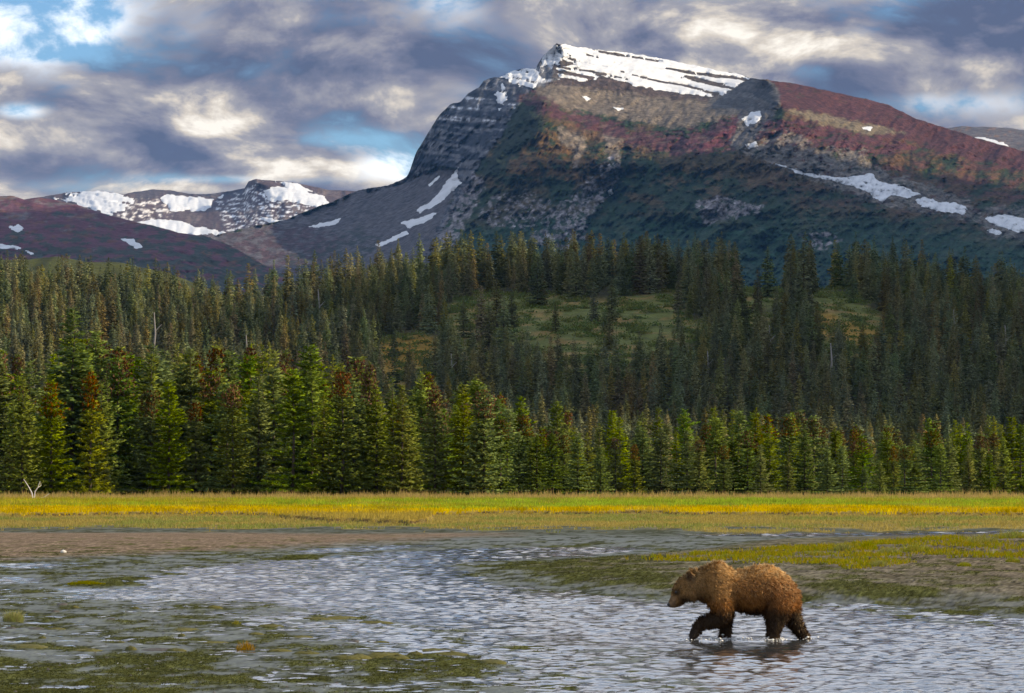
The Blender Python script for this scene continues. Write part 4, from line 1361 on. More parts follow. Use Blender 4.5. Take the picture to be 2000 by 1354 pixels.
def scatter(n, y0, y1, pxa=-260, pxb=2260):
    y = np.sqrt(y0 * y0 + gg_.random(n) * (y1 * y1 - y0 * y0))
    p = pxa + gg_.random(n) * (pxb - pxa)
    return (p - 1000) / FPX * y, y


def grass_obj(name, n, y0, y1, hfun, cfun, wid, lean, seed, label, keepf=None, k=2, pxa=-260, pxb=2260):
    x, y = scatter(n, y0, y1, pxa, pxb)
    gi = ground_info(x, y)
    kf = keepf(x, y, gi)
    x, y = x[kf], y[kf]
    z = gi['h'][kf]
    P = np.stack([x, y, z - 0.01], -1)
    V, F, C = blades(P, hfun(x, y), np.full(len(x), wid), lean, cfun(x, y), seed, k)
    return link(name, make_mesh(name, V, F, C, False, [M_GRASS]), kind='stuff', label=label)


def mixc(a, b, t):
    return np.asarray(a)[None] * (1 - t[:, None]) + np.asarray(b)[None] * t[:, None]


# yellow sedge along the bank, green sedge behind it, tan reed grass at the foot of the trees
def meadow_col(x, y):
    t = sstep(y + 22 * fbm(x / 16, y / 12, 5, 0.6, 441) + 5 * sstep(np.abs(x + 2), 14, 4), 198, 213)
    c = mixc((0.50, 0.355, 0.022), (0.245, 0.33, 0.035), t)
    patch = sstep(fbm(x / 11, y / 7, 4, 0.6, 443) - 0.35 * sstep(x, 10, -14) * 0 + 0.25 * sstep(-x, 2, 18), 0.05, 0.3)
    c = c * (1 - 0.6 * patch[:, None] * t[:, None]) + np.array([0.40, 0.28, 0.03]) * 0.6 * patch[:, None] * t[:, None]
    cl = fbm(x / 2.2, y / 6.0, 4, 0.65, 453)
    c = c * np.clip(1 + 0.9 * cl, 0.5, 1.6)[:, None]
    tan = sstep(fbm(x / 5, y / 4, 4, 0.6, 455), 0.1, 0.3)[:, None] * 0.5
    c = c * (1 - tan) + np.array([0.34, 0.24, 0.075]) * tan
    ol = (1 - sstep(y, 172, 186))[:, None] * 0.9
    c = c * (1 - ol) + np.array([0.33, 0.255, 0.07]) * ol
    u = sstep(y, 238, 252)
    return 1.25 * (c * (1 - 0.5 * u[:, None]) + np.array([0.32, 0.22, 0.07]) * 0.5 * u[:, None])


grass_obj('meadow_grass', 74000, 150, 258, lambda x, y: (0.16 + 0.08 * sstep(y, 195, 240)) * (1 + 0.7 * fbm(x / 5, y / 9, 4, 0.6, 447)) + 0.06 * gg_.random(len(x)), meadow_col, 0.040, 0.45, 61,
          'bright yellow and green sedge meadow in front of the trees', lambda x, y, g: y > g['yb'] - 0.4, 2)
grass_obj('reed_grass', 14000, 250, 274, lambda x, y: (0.26 + 0.32 * gg_.random(len(x)) ** 2) * (1 + 0.8 * fbm(x / 4, y / 9, 4, 0.6, 449)), lambda x, y: mixc((0.52, 0.36, 0.14), (0.34, 0.30, 0.08), gg_.random(len(x)) ** 2), 0.034, 0.25, 62,
          'tall tan reed grass at the foot of the spruces', lambda x, y, g: y > 0, 2)
grass_obj('fringe_grass', 42000, 134, 190, lambda x, y: 0.07 + 0.09 * gg_.random(len(x)), lambda x, y: mixc((0.42, 0.32, 0.075), (0.27, 0.29, 0.06), sstep(fbm(x / 6, y / 10, 3, 0.6, 451), -0.1, 0.25)), 0.030, 0.6, 63,
          'short dry olive grass below the cut bank', lambda x, y, g: (y < g['yb'] - 0.3) & (fbm(x / 3.0, y / 5.0, 4, 0.6, 61) + (sstep(y, 132, 165) - 0.55) * 1.2 > 0.05), 2)
SPITG = wp([(1240, 1084), (1420, 1074), (1560, 1066), (1700, 1060), (1860, 1050), (2000, 1046), (2300, 1044), (2300, 1100), (2000, 1098), (1860, 1095), (1740, 1106), (1680, 1112), (1640, 1100), (1500, 1098), (1420, 1090)], 0.32)
grass_obj('spit_grass', 52000, 78, 140, lambda x, y: 0.05 + 0.09 * gg_.random(len(x)), lambda x, y: mixc((0.36, 0.27, 0.06), (0.23, 0.25, 0.04), gg_.random(len(x))), 0.018, 0.6, 64,
          'thin yellow-green grass scattered on the mud spit', lambda x, y, g: (union_sd([SPITG], x, y) < 0.3) & (fbm(x / 2.2, y / 4.0, 4, 0.6, 461) > -0.10 + 0.25 * gg_.random(len(x))), 3, 1150, 2350)

# brush in the hill clearings
bx = hg.random(16000) * 2500 - 250
by = HILL_Y0 + 60 + hg.random(16000) * (HILL_Y1 - HILL_Y0 - 40)
bxw = (bx - 1000) / FPX * by
bz = hill_z(bxw, by)
bsd, _, bpy_ = clear_sd(bxw, by, bz)
bsd = np.minimum(bsd, clear_sd(bxw, by, bz + 5.5)[0])
bm_ = (bsd < 8) & (fbm(bxw / 5.5, by / 8, 4, 0.6, 471) > 0.0)
bP = np.stack([bxw, by, bz], -1)[bm_][:2600]
nb_, nl = len(bP), 34
lp = hg.normal(0, 1, (nb_, nl, 3)) * np.array([0.75, 0.75, 0.36]) * (0.6 + 0.7 * hg.random((nb_, 1, 1)))
lp[..., 2] = np.abs(lp[..., 2])
cen = (bP[:, None] + lp).reshape(-1, 3)
e1 = hg.normal(0, 1, cen.shape)
e1 /= np.linalg.norm(e1, axis=1, keepdims=True)
e2 = np.cross(e1, hg.normal(0, 1, cen.shape))
e2 /= np.linalg.norm(e2, axis=1, keepdims=True)
V = np.stack([cen + e1 * 0.26, cen + e2 * 0.17, cen - e1 * 0.26, cen - e2 * 0.17], 1).reshape(-1, 3)
bc = mixc((0.085, 0.135, 0.030), (0.150, 0.150, 0.035), hg.random(nb_))
C = np.repeat(np.repeat(bc, nl, 0) * (0.7 + 0.6 * hg.random((len(cen), 1))), 4, 0)
link('clearing_brush', make_mesh('clearing_brush', V, np.arange(len(V)).reshape(-1, 4), C, False, [M_GRASS]), kind='stuff', label='low green alder brush in the hill clearings')


# single tufts on the mud
def tuft(name, px, py, z, wm, hm, n, ca, cb, label, group=None, seed=0, lean=0.9):
    p = on_plane(np.array(float(px)), np.array(float(py)), z)
    g = np.random.default_rng(seed)
    r = np.sqrt(g.random(n))
    a = g.random(n) * 6.28
    x = p[0] + r * np.cos(a) * wm / 2
    y = p[1] + r * np.sin(a) * wm / 2 * 0.8
    zz_ = ground_z(x, y)
    hgt = hm * (1.05 - 0.6 * r * r)
    P = np.stack([x - p[0], y - p[1], zz_ - 0.01], -1)
    V, F, C = blades(P, hgt, np.full(n, max(0.008, 0.00016 * p[1])), lean, mixc(ca, cb, g.random(n)), seed + 1, 2)
    o = link(name, make_mesh(name, V, F, C, False, [M_GRASS]), label=label, category='grass tuft')
    o.location = (p[0], p[1], 0)
    if group:
        o['group'] = group
    return o


tuft('grass_tuft', 26, 1212, 0.03, 0.30, 0.19, 320, (0.20, 0.25, 0.04), (0.40, 0.34, 0.10), 'round spiky green grass tuft alone on the wet mud', None, 301, 0.7)
tuft('grass_tuft', 168, 1138, 0.05, 0.85, 0.08, 420, (0.17, 0.19, 0.03), (0.25, 0.20, 0.04), 'wide low olive grass tuft beside the pointed end of the pool', None, 303)
tuft('grass_tuft', 480, 1267, 0.03, 0.26, 0.15, 60, (0.34, 0.22, 0.05), (0.28, 0.16, 0.04), 'sparse straw-coloured grass tuft among mossy mud lumps', None, 305, 0.6)
tuft('grass_tuft', 462, 1217, 0.03, 0.13, 0.08, 50, (0.30, 0.26, 0.05), (0.2, 0.2, 0.04), 'tiny yellow grass tuft on grey mud near the pool edge', None, 307, 0.6)
for q, (px_, py_, wm, hm) in enumerate([(1645, 1074, 0.45, 0.22), (1694, 1072, 0.45, 0.22), (1738, 1078, 0.6, 0.16), (1788, 1076, 0.75, 0.24), (1916, 1066, 0.9, 0.26), (1978, 1054, 1.0, 0.26), (1592, 1080, 0.4, 0.12), (1716, 1104, 0.35, 0.16), (1884, 1108, 0.3, 0.10), (1978, 1102, 0.3, 0.12), (1420, 1080, 0.5, 0.1), (1362, 1074, 0.45, 0.12)]):
    tuft('grass_tuft', px_, py_, 0.36, wm, hm, 200, (0.20, 0.26, 0.03), (0.38, 0.30, 0.06), 'bright green and yellow grass tuft on the mud spit behind the bear', 'grass tufts on the spit', 320 + q, 0.8)

# short algal turf standing on the mats
def turf():
    g = np.random.default_rng(91)
    n = 260000
    yv = 41 + 72 * g.random(n) ** 1.5
    pv_ = -150 + 2300 * g.random(n)
    x = (pv_ - 1000) / FPX * yv
    gi = ground_info(x, yv)
    k = (gi['alg'] > 0.25 + 0.7 * g.random(n)) & (gi['h'] > 0.003)
    x, yv, h = x[k], yv[k], gi['h'][k]
    m = min(len(x), 60000)
    x, yv, h = x[:m], yv[:m], h[:m]
    P = np.stack([x, yv, h - 0.003], -1)
    t = sstep(fbm(x / 0.9, yv / 2.0, 4, 0.6, 95) + 0.25 * g.normal(0, 1, m), -0.2, 0.5)
    V, F, C = blades(P, 0.006 + 0.012 * g.random(m), np.full(m, 0.016) * (yv / 60), 0.9, mixc((0.040, 0.044, 0.014), (0.095, 0.086, 0.018), t), 96, 1)
    link('algae_turf', make_mesh('algae_turf', V, F, C, False, [M_GRASS]), kind='stuff', label='short olive algae turf covering the mud mats')


turf()

# mossy lumps of mud
M_LUMP = mat_plain('mossy_mud', (0.085, 0.080, 0.022), 0.9, 0.2, 0.6, 30.0, 0.5)
M_LUMP2 = mat_plain('dark_mud', (0.05, 0.042, 0.034), 0.7, 0.4, 0.6, 30.0, 0.5)
lump_meshes = []
for k in range(6):
    g = np.random.default_rng(800 + k)
    nu, nv = 14, 6
    V, F = [], []
    for j in range(nv):
        t = j / (nv - 1)
        for i in range(nu):
            a = i / nu * 6.283
            rr = math.sqrt(max(0, 1 - t * t)) * (1 + 0.22 * math.sin(2 * a + k) + 0.14 * math.sin(5 * a + 2 * k) + 0.05 * g.normal())
            V.append((rr * math.cos(a), rr * math.sin(a), t * (1 + 0.1 * g.normal()) - 0.15))
    for j in range(nv - 1):
        for i in range(nu):
            F.append((j * nu + i, j * nu + (i + 1) % nu, (j + 1) * nu + (i + 1) % nu, (j + 1) * nu + i))
    lump_meshes.append(make_mesh('mud_lump', np.array(V), np.array(F), None, True, [M_LUMP if k < 4 else M_LUMP2]))
LUMPS = [(146, 1186, 14, 5), (108, 1194, 20, 4), (122, 1181, 26, 4), (217, 1208, 20, 3), (265, 1188, 16, 4), (418, 1187, 26, 6), (362, 1229, 50, 5), (355, 1241, 16, 6), (235, 1253, 20, 4), (83, 1246, 14, 5), (55, 1262, 80, 7), (170, 1268, 50, 5), (180, 1269, 36, 5),
         (256, 1268, 24, 8), (345, 1270, 40, 6), (310, 1268, 80, 4), (530, 1221, 44, 6), (500, 1238, 26, 5), (590, 1242, 44, 5), (675, 1284, 60, 8), (700, 1283, 40, 9), (750, 1281, 80, 10), (775, 1284, 46, 8), (850, 1266, 80, 7), (880, 1275, 70, 8), (960, 1292, 60, 7), (812, 1276, 26, 7),
         (620, 1208, 60, 5), (665, 1206, 70, 6), (735, 1214, 60, 5), (110, 1228, 30, 4), (70, 1227, 40, 4), (20, 1226, 28, 4), (420, 1252, 50, 4), (545, 1270, 40, 6), (600, 1276, 44, 6), (690, 1249, 28, 4), (745, 1251, 26, 4)]
lg = np.random.default_rng(9)
for q, (px_, py_, wd_, ht_) in enumerate(LUMPS):
    p = on_plane(np.array(float(px_)), np.array(float(py_)), 0.03)
    ppm = FPX / p[1]
    k = int(lg.integers(0, 4)) if ht_ > 4 or lg.random() < 0.5 else int(lg.integers(4, 6))
    ws = 'broad' if wd_ >= 60 else ('palm-sized' if wd_ < 30 else 'middling')
    hs_ = 'humped' if ht_ >= 7 else ('low' if ht_ >= 5 else 'nearly flat')
    o = link('mud_lump', lump_meshes[k], category='mud lump')
    o['label'] = f'{ws} {hs_} olive mossy lump of mud on the wet flat' if k < 4 else f'{ws} {hs_} dark bare lump of mud on the wet flat'
    o['group'] = f'{ws} {hs_} mossy mud lumps' if k < 4 else f'{ws} {hs_} dark mud lumps'
    o.location = (p[0], p[1], float(ground_z(p[0], p[1])[0]) - 0.004)
    o.rotation_euler = (0, 0, 0)
    o.scale = (wd_ / ppm / 2, wd_ / ppm / 2 * (0.7 + 0.6 * lg.random()), ht_ / ppm * 1.25)

# crumbs of mud scattered over the flat
cg = np.random.default_rng(19)
n = 5200
cy = 41 + 60 * cg.random(n) ** 1.4
cx = (-120 + 2240 * cg.random(n) - 1000) / FPX * cy
ci_ = ground_info(cx, cy)
kk = (ci_['h'] > 0.0) & (fbm(cx / 1.5, cy / 3.0, 4, 0.6, 29) > -0.05)
cx, cy, ch_ = cx[kk], cy[kk], ci_['h'][kk]
sz = 0.008 + 0.022 * cg.random(len(cx)) ** 3
tet = np.array([(1, 0.2, 0), (-0.4, 0.9, 0), (-0.7, -0.7, 0), (0.5, -0.8, 0), (0.05, 0.0, 0.75)])
tf = np.array([(0, 1, 4), (1, 2, 4), (2, 3, 4), (3, 0, 4)])
V = (np.stack([cx, cy, ch_ - 0.003], -1)[:, None] + tet[None] * sz[:, None, None] * np.array([1.3, 1.3, 0.9]) * (0.8 + 0.4 * cg.random((len(cx), 5, 1)))).reshape(-1, 3)
F = (tf[None] + (np.arange(len(cx)) * 5)[:, None, None]).reshape(-1, 3)
link('mud_crumbs', make_mesh('mud_crumbs', V, F, None, False, [M_LUMP2]), kind='stuff', label='dark crumbs of mud strewn over the flat')

# bleached dead sapling at the edge of the reeds
def tube(path, rads, seg=6):
    path = np.array(path, float)
    V, F = [], []
    for i, p in enumerate(path):
        d = path[min(i + 1, len(path) - 1)] - path[max(i - 1, 0)]
        d /= np.linalg.norm(d)
        u = np.cross(d, (0.3, 1, 0.1))
        u /= np.linalg.norm(u)
        v = np.cross(d, u)
        for k in range(seg):
            a = k / seg * 6.283
            V.append(p + rads[i] * (u * math.cos(a) + v * math.sin(a)))
    for i in range(len(path) - 1):
        for k in range(seg):
            F.append((i * seg + k, i * seg + (k + 1) % seg, (i + 1) * seg + (k + 1) % seg, (i + 1) * seg + k))
    return np.array(V), np.array(F)


dp = at(np.array(66.0), np.array(977.0), np.array(250.0))
e = bpy.data.objects.new('dead_sapling', None)
COL.objects.link(e)
e.location = (dp[0], dp[1], Z_MEADOW)
e['label'], e['category'] = 'bleached white dead sapling with forked bare branches in the reeds', 'dead tree'
u = 250.0 / FPX
M_SNAG = mat_plain('weathered_snag', (0.26, 0.24, 0.22), 0.9, 0.1, 0.2, 5.0, 0.3)
for nm, pa, r0 in (('trunk', [(0, 0, -0.2), (-4 * u, 0, 16 * u), (-12 * u, 0.05, 30 * u), (-20 * u, 0, 42 * u)], 0.05), ('branch', [(1 * u, 0, 0.0), (2 * u, 0.05, 18 * u), (8 * u, 0, 26 * u), (12 * u, 0, 38 * u)], 0.04),
                   ('branch', [(8 * u, 0, 26 * u), (14 * u, 0.1, 30 * u), (13 * u, 0, 36 * u)], 0.025), ('branch', [(0, 0, 0.1), (20 * u, 0, 7 * u), (30 * u, 0.1, 14 * u)], 0.025)):
    V, F = tube(pa, np.linspace(r0, r0 * 0.4, len(pa)))
    link(nm, make_mesh(nm, V, F, None, True, [M_DEAD]), e)

# bleached snags left standing on the hill
for q, (px_, py_, ht_) in enumerate([(1722, 570, 30), (1178, 645, 18), (1860, 660, 60), (1030, 690, 14), (620, 640, 80), (1500, 700, 70), (1620, 740, 75), (300, 690, 85), (1380, 740, 60), (1960, 700, 70), (880, 745, 60), (480, 720, 70)]):
    x_, y_, z_ = hill_hit(px_, py_)
    e = bpy.data.objects.new('dead_snag', None)
    COL.objects.link(e)
    e.location = (x_, y_ - 1.5, float(hill_z(np.array([x_]), np.array([y_ - 1.5]))[0]) - 0.3)
    e['label'], e['category'], e['group'] = 'weathered grey dead trunk standing among the old spruces on the hill', 'dead tree', 'dead snags on the hill'
    hm = ht_ * y_ / FPX
    V, F = tube([(0, 0, 0), (0.05 * hm, 0, 0.5 * hm), (0.02 * hm, 0, hm)], [0.26, 0.2, 0.08])
    link('trunk', make_mesh('trunk', V, F, None, True, [M_SNAG]), e)
    V, F = tube([(0.04 * hm, 0, 0.55 * hm), (0.2 * hm, 0.05, 0.72 * hm)], [0.1, 0.04])
    link('branch', make_mesh('branch', V, F, None, True, [M_SNAG]), e)
ps = on_plane(np.array(124.0), np.array(1077.0), 0.10)
o = link('pale_stone', lump_meshes[1].copy(), label='small pale stone lying on the brown beach', category='stone')
o.data.materials.clear()
o.data.materials.append(M_DEAD)
o.location = (ps[0], ps[1], float(ground_z(ps[0], ps[1])[0]))
o.scale = (0.07, 0.06, 0.09)

# ------------------------------------------------------------------ the bear
PM = FPX / BEAR_Y * 4.0            # enlarged-photo pixels per metre at the bear


def bxz(X, Y):
    return (X - 1000.0) / PM, (800.0 - Y) / PM


def loft(sections, seg=24):
    """sections: centre (x, y, z), normal axis in the side plane (ax, az), half height, half width"""
    V, F = [], []
    for (c, ax, rh, rw) in sections:
        for k in range(seg):
            a = k / seg * 2 * math.pi
            ca, sa = math.cos(a), math.sin(a)
            V.append((c[0] + ax[0] * rh * ca, c[1] + rw * sa, c[2] + ax[1] * rh * ca))
    n = len(sections)
    for i in range(n - 1):
        for k in range(seg):
            F.append((i * seg + k, i * seg + (k + 1) % seg, (i + 1) * seg + (k + 1) % seg, (i + 1) * seg + k))
    F.append(tuple(reversed(range(seg))))
    F.append(tuple((n - 1) * seg + k for k in range(seg)))
    return V, F


def limb(pts, y0, seg=18):
    """pts: X, Y, half thickness px, half lateral m [, lateral shift]"""
    P = np.array([[*bxz(p[0], p[1])] for p in pts])
    secs = []
    for i, p in enumerate(pts):
        d = P[min(i + 1, len(P) - 1)] - P[max(i - 1, 0)]
        d /= np.linalg.norm(d)
        secs.append(((P[i][0], y0 + (p[4] if len(p) > 4 else 0), P[i][1]), (-d[1], d[0]), p[2] / PM, p[3]))
    # rounded ends
    for end, nb, s in ((0, 1, 0), (-1, -2, len(secs))):
        c, ax, rh, rw = secs[end if s == 0 else len(secs) - 1]
        d = P[end] - P[nb]
        d /= np.linalg.norm(d)
        cap = ((c[0] + d[0] * rh * 0.6, c[1], c[2] + d[1] * rh * 0.6), ax, rh * 0.55, rw * 0.55)
        if s == 0:
            secs.insert(0, cap)
        else:
            secs.append(cap)
    return loft(secs, seg)


def build_bear():
    parts = []
    trunk = [(668, 270, 462, .155), (700, 244, 482, .19), (740, 216, 520, .235), (800, 190, 552, .265), (850, 201, 556, .27), (900, 247, 550, .265), (950, 264, 556, .27), (1010, 258, 570, .285), (1080, 236, 582, .30),
             (1150, 225, 582, .31), (1220, 227, 580, .31), (1280, 250, 590, .30), (1340, 298, 585, .27), (1385, 348, 565, .225), (1410, 400, 535, .165), (1422, 440, 510, .09)]
    secs = []
    for X, t, b, hw in trunk:
        x, zt = bxz(X, t)
        _, zb = bxz(X, b)
        secs.append(((x, 0, (zt + zb) / 2), (0.0, 1.0), (zt - zb) / 2, hw))
    parts.append(loft(secs, 28))
    parts.append(limb([(720, 370, 138, .19), (660, 368, 118, .175), (610, 372, 104, .175), (570, 395, 96, .172), (540, 420, 86, .155), (512, 452, 70, .12), (488, 488, 55, .085), (462, 514, 42, .068), (444, 526, 30, .056)], 0.0, 22))
    parts.append(limb([(822, 400, 105, .11), (828, 500, 104, .12), (842, 580, 80, .11), (836, 628, 62, .095), (780, 642, 54, .082), (715, 658, 48, .074), (668, 676, 43, .068), (640, 710, 38, .066), (620, 748, 38, .075), (604, 772, 28, .078)], -0.19))
    parts.append(limb([(850, 420, 90, .11), (868, 540, 64, .09), (874, 640, 48, .08), (874, 720, 42, .072), (868, 790, 41, .074), (862, 840, 48, .085), (846, 862, 44, .09)], 0.17))
    parts.append(limb([(1285, 420, 118, .12), (1275, 530, 112, .13), (1258, 610, 84, .105), (1246, 680, 65, .088), (1234, 740, 51, .078), (1226, 800, 46, .078), (1216, 846, 50, .09), (1192, 866, 44, .09)], -0.18))
    parts.append(limb([(1330, 440, 105, .12), (1362, 540, 92, .12), (1392, 620, 66, .095), (1425, 690, 52, .082), (1466, 745, 45, .073), (1492, 785, 41, .073), (1498, 835, 46, .085), (1470, 862, 44, .09)], 0.17))
    parts.append(limb([(1412, 420, 26, .045), (1424, 462, 22, .04), (1426, 495, 14, .03)], 0.0, 10))
    # ears: thick cupped discs
    for X, Y, yo in ((594, 292, -0.135), (606, 276, 0.125)):
        parts.append(limb([(X + 6, Y + 36, 22, .03), (X, Y + 8, 27, .034), (X - 2, Y - 12, 24, .030), (X - 3, Y - 24, 14, .022)], yo, 12))
    # brow and cheek
    parts.append(limb([(560, 440, 60, .05), (600, 430, 66, .06)], -0.12, 12))
    parts.append(limb([(560, 440, 60, .05), (600, 430, 66, .06)], 0.12, 12))
    # toes of the lifted paw
    for k in range(5):
        yo = -0.19 + (k - 2) * 0.030
        parts.append(limb([(618, 756, 20, .016), (600, 778, 16, .015), (592, 792, 11, .012)], yo, 8))
    V, F = [], []
    for v, f in parts:
        o = len(V)
        V += v
        F += [tuple(i + o for i in q) for q in f]
    me = bpy.data.meshes.new('brown_bear')
    me.from_pydata(V, [], F)
    me.update()
    ob = bpy.data.objects.new('bear_form', me)
    COL.objects.link(ob)
    rm = ob.modifiers.new('r', 'REMESH')
    rm.mode = 'VOXEL'
    rm.voxel_size = 0.016
    rm.use_smooth_shade = True
    sm = ob.modifiers.new('s', 'SMOOTH')
    sm.factor = 0.5
    sm.iterations = 7
    dg = bpy.context.evaluated_depsgraph_get()
    m2 = bpy.data.meshes.new_from_object(ob.evaluated_get(dg))
    bpy.data.objects.remove(ob)
    m2.name = 'brown_bear'
    n = len(m2.vertices)
    co = np.zeros(n * 3, np.float32)
    m2.vertices.foreach_get('co', co)
    co = co.reshape(-1, 3)
    no = np.zeros(n * 3, np.float32)
    m2.vertex_normals.foreach_get('vector', no)
    no = no.reshape(-1, 3)

    # coat colours by body region, some top light and underside shade painted in (enlarged-photo coordinates)
    def coat(p):
        X = p[:, 0] * PM + 1000
        Y = 800 - p[:, 2] * PM
        nz = fbm(X / 60, Y / 60 + p[:, 1] * 5, 4, 0.6, 501)
        c = np.tile((0.25, 0.098, 0.018), (len(p), 1))
        c = blend(c, (0.42, 0.225, 0.068), sstep(-Y, -380, -225) * 0.85)  # golden back fur, raised further to paint in the sunlit top
        c = blend(c, (0.32, 0.165, 0.048), sstep(-X, -960, -820) * sstep(-Y, -520, -420) * 0.8)
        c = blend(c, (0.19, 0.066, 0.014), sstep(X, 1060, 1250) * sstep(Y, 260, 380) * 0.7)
        head = sstep(-X, -700, -620)
        c = blend(c, (0.27, 0.145, 0.048), head * 0.7)
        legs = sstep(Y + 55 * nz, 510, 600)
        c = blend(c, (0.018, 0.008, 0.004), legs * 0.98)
        c = blend(c, (0.030, 0.013, 0.007), sstep(Y, 515, 560) * sstep(X, 900, 960) * (X < 1200) * 0.7)  # belly fur darkened to carry the shade underneath
        jaw = np.exp(-(((X - 555) / 50) ** 2 + ((Y - 495) / 38) ** 2))
        c = blend(c, (0.030, 0.013, 0.007), np.clip(jaw * 1.5, 0, 0.9))  # shade under the head painted into the fur
        eye = np.exp(-(((X - 486) / 20) ** 2 + ((Y - 428) / 26) ** 2))
        c = blend(c, (0.035, 0.018, 0.010), np.clip(eye * 1.3, 0, 0.92))
        ear = np.exp(-(((X - 588) / 30) ** 2 + ((Y - 305) / 38) ** 2)) * (p[:, 1] < -0.05)
        c = blend(c, (0.050, 0.024, 0.012), np.clip(ear * 1.2, 0, 0.9))
        muz = sstep(-X, -500, -470) * sstep(Y, 440, 470)
        c = blend(c, (0.21, 0.135, 0.075), muz * 0.8)
        c = blend(c, (0.030, 0.022, 0.020), sstep(-X, -660, -630) * sstep(Y, 700, 730) * 0.9)
        for (cx_, cy_, sx_, sy_, am_) in ((938, 520, 26, 60, 0.75), (1185, 520, 40, 110, 0.6), (1400, 440, 30, 60, 0.5), (690, 470, 60, 34, 0.7), (640, 440, 40, 50, 0.35), (1010, 600, 110, 26, 0.6)):  # shade in elbow, thigh, neck and belly creases, painted into the coat
            c = blend(c, (0.070, 0.028, 0.011), am_ * np.exp(-(((X - cx_) / sx_) ** 2 + ((Y - cy_) / sy_) ** 2)))
        fine = fbm(X / 16, Y / 26, 3, 0.6, 507)
        c = c * np.clip(1 + 0.40 * nz + 0.55 * fine, 0.3, 2.0)[:, None]
        return np.clip(c, 0.005, 0.6)
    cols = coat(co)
    a = m2.attributes.new('col', 'FLOAT_COLOR', 'POINT')
    c4 = np.ones((n, 4), np.float32)
    c4[:, :3] = cols
    a.data.foreach_set('color', c4.ravel())
    mb, t = new_mat('bear_hide')
    at_ = attr(t)
    p = t.n('ShaderNodeBsdfPrincipled')
    t.link(at_.outputs['Color'], p.inputs['Base Color'])
    p.inputs['Roughness'].default_value = 0.9
    p.inputs['Specular IOR Level'].default_value = 0.15
    finish(t, p.outputs[0])
    m2.materials.clear()
    m2.materials.append(mb)
    bear = link('brown_bear', m2, label='golden-brown bear wading through the shallow stream with one forepaw lifted', category='bear')
    bear.location = (BEAR_X, BEAR_Y, 0)
    # fur: tapered hairs rooted on the hide
    g = np.random.default_rng(77)
    m2.calc_loop_triangles()
    tri = np.zeros(len(m2.loop_triangles) * 3, np.int32)
    m2.loop_triangles.foreach_get('vertices', tri)
    tri = tri.reshape(-1, 3)
    A, B, C_ = co[tri[:, 0]], co[tri[:, 1]], co[tri[:, 2]]
    ar = 0.5 * np.linalg.norm(np.cross(B - A, C_ - A), axis=1)
    NH = 64000
    k = g.choice(len(tri), NH, p=ar / ar.sum())
    r1, r2 = np.sqrt(g.random(NH)), g.random(NH)
    wA, wB, wC = 1 - r1, r1 * (1 - r2), r1 * r2
    P = A[k] * wA[:, None] + B[k] * wB[:, None] + C_[k] * wC[:, None]
    Nn = no[tri[k, 0]] * wA[:, None] + no[tri[k, 1]] * wB[:, None] + no[tri[k, 2]] * wC[:, None]
    Nn /= np.linalg.norm(Nn, axis=1, keepdims=True) + 1e-9
    X = P[:, 0] * PM + 1000
    Y = 800 - P[:, 2] * PM
    head = sstep(-X, -640, -560)
    flow = np.stack([0.75 - 0 * X, np.zeros(NH), -0.75 - 0 * X], -1)
    flow[:, 0] = np.where(Y > 560, 0.25, flow[:, 0])
    flow = flow + g.normal(0, 0.28, (NH, 3))
    # tufts: neighbouring hairs share a lean
    ln = np.stack([fbm(X / 22, Y / 22, 2, 0.5, 511), fbm(X / 22, Y / 22, 2, 0.5, 513), fbm(X / 22, Y / 22, 2, 0.5, 515)], -1)
    flow = flow + 1.9 * ln
    flow -= Nn * (flow * Nn).sum(1, keepdims=True)
    d = flow * 0.85 + Nn * 0.55
    d /= np.linalg.norm(d, axis=1, keepdims=True)
    L = 0.066 * (1 - 0.55 * head) * (1 - 0.35 * sstep(Y, 600, 700))
    L = np.where((X < 500) & (Y > 430), 0.012, L)
    belly = sstep(Y, 470, 560) * sstep(X, 920, 960) * (X < 1180)
    L = L * (1 + 0.1 * belly) * (0.6 + 0.7 * g.random(NH))
    L = np.where((X < 660) & (Y > 690), 0.016, L)
    wv = np.cross(d, Nn)
    wv /= np.linalg.norm(wv, axis=1, keepdims=True) + 1e-9
    wd = 0.0050
    T = P + d * L[:, None] - np.array([0, 0, 0.12]) * L[:, None]
    M1 = P + d * (L * 0.5)[:, None]
    Vh = np.stack([P - wv * wd, P + wv * wd, M1 + wv * wd * 0.7, T, M1 - wv * wd * 0.7], 1).reshape(-1, 3)
    i = np.arange(NH) * 5
    Fh = np.concatenate([np.stack([i, i + 1, i + 2], -1), np.stack([i, i + 2, i + 4], -1), np.stack([i + 4, i + 2, i + 3], -1)])
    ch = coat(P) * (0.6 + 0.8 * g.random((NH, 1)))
    # pale guard-hair tips, with a bright top rim light painted onto up-facing fur
    tip = np.repeat(ch, 5, 0).reshape(NH, 5, 3)
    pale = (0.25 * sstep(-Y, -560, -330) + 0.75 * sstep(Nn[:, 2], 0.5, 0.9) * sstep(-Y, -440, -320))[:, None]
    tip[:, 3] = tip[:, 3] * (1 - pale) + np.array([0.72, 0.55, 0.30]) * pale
    mf, t = new_mat('bear_fur')
    at_ = attr(t)
    d1 = t.n('ShaderNodeBsdfDiffuse')
    t.link(at_.outputs['Color'], d1.inputs['Color'])
    tr = t.n('ShaderNodeBsdfTranslucent')
    t.link(at_.outputs['Color'], tr.inputs['Color'])
    mx = t.n('ShaderNodeMixShader')
    mx.inputs[0].default_value = 0.22
    t.link(d1.outputs[0], mx.inputs[1])
    t.link(tr.outputs[0], mx.inputs[2])
    gl = t.n('ShaderNodeBsdfGlossy')
    gl.inputs['Roughness'].default_value = 0.45
    gl.inputs['Color'].default_value = (0.9, 0.75, 0.5, 1)
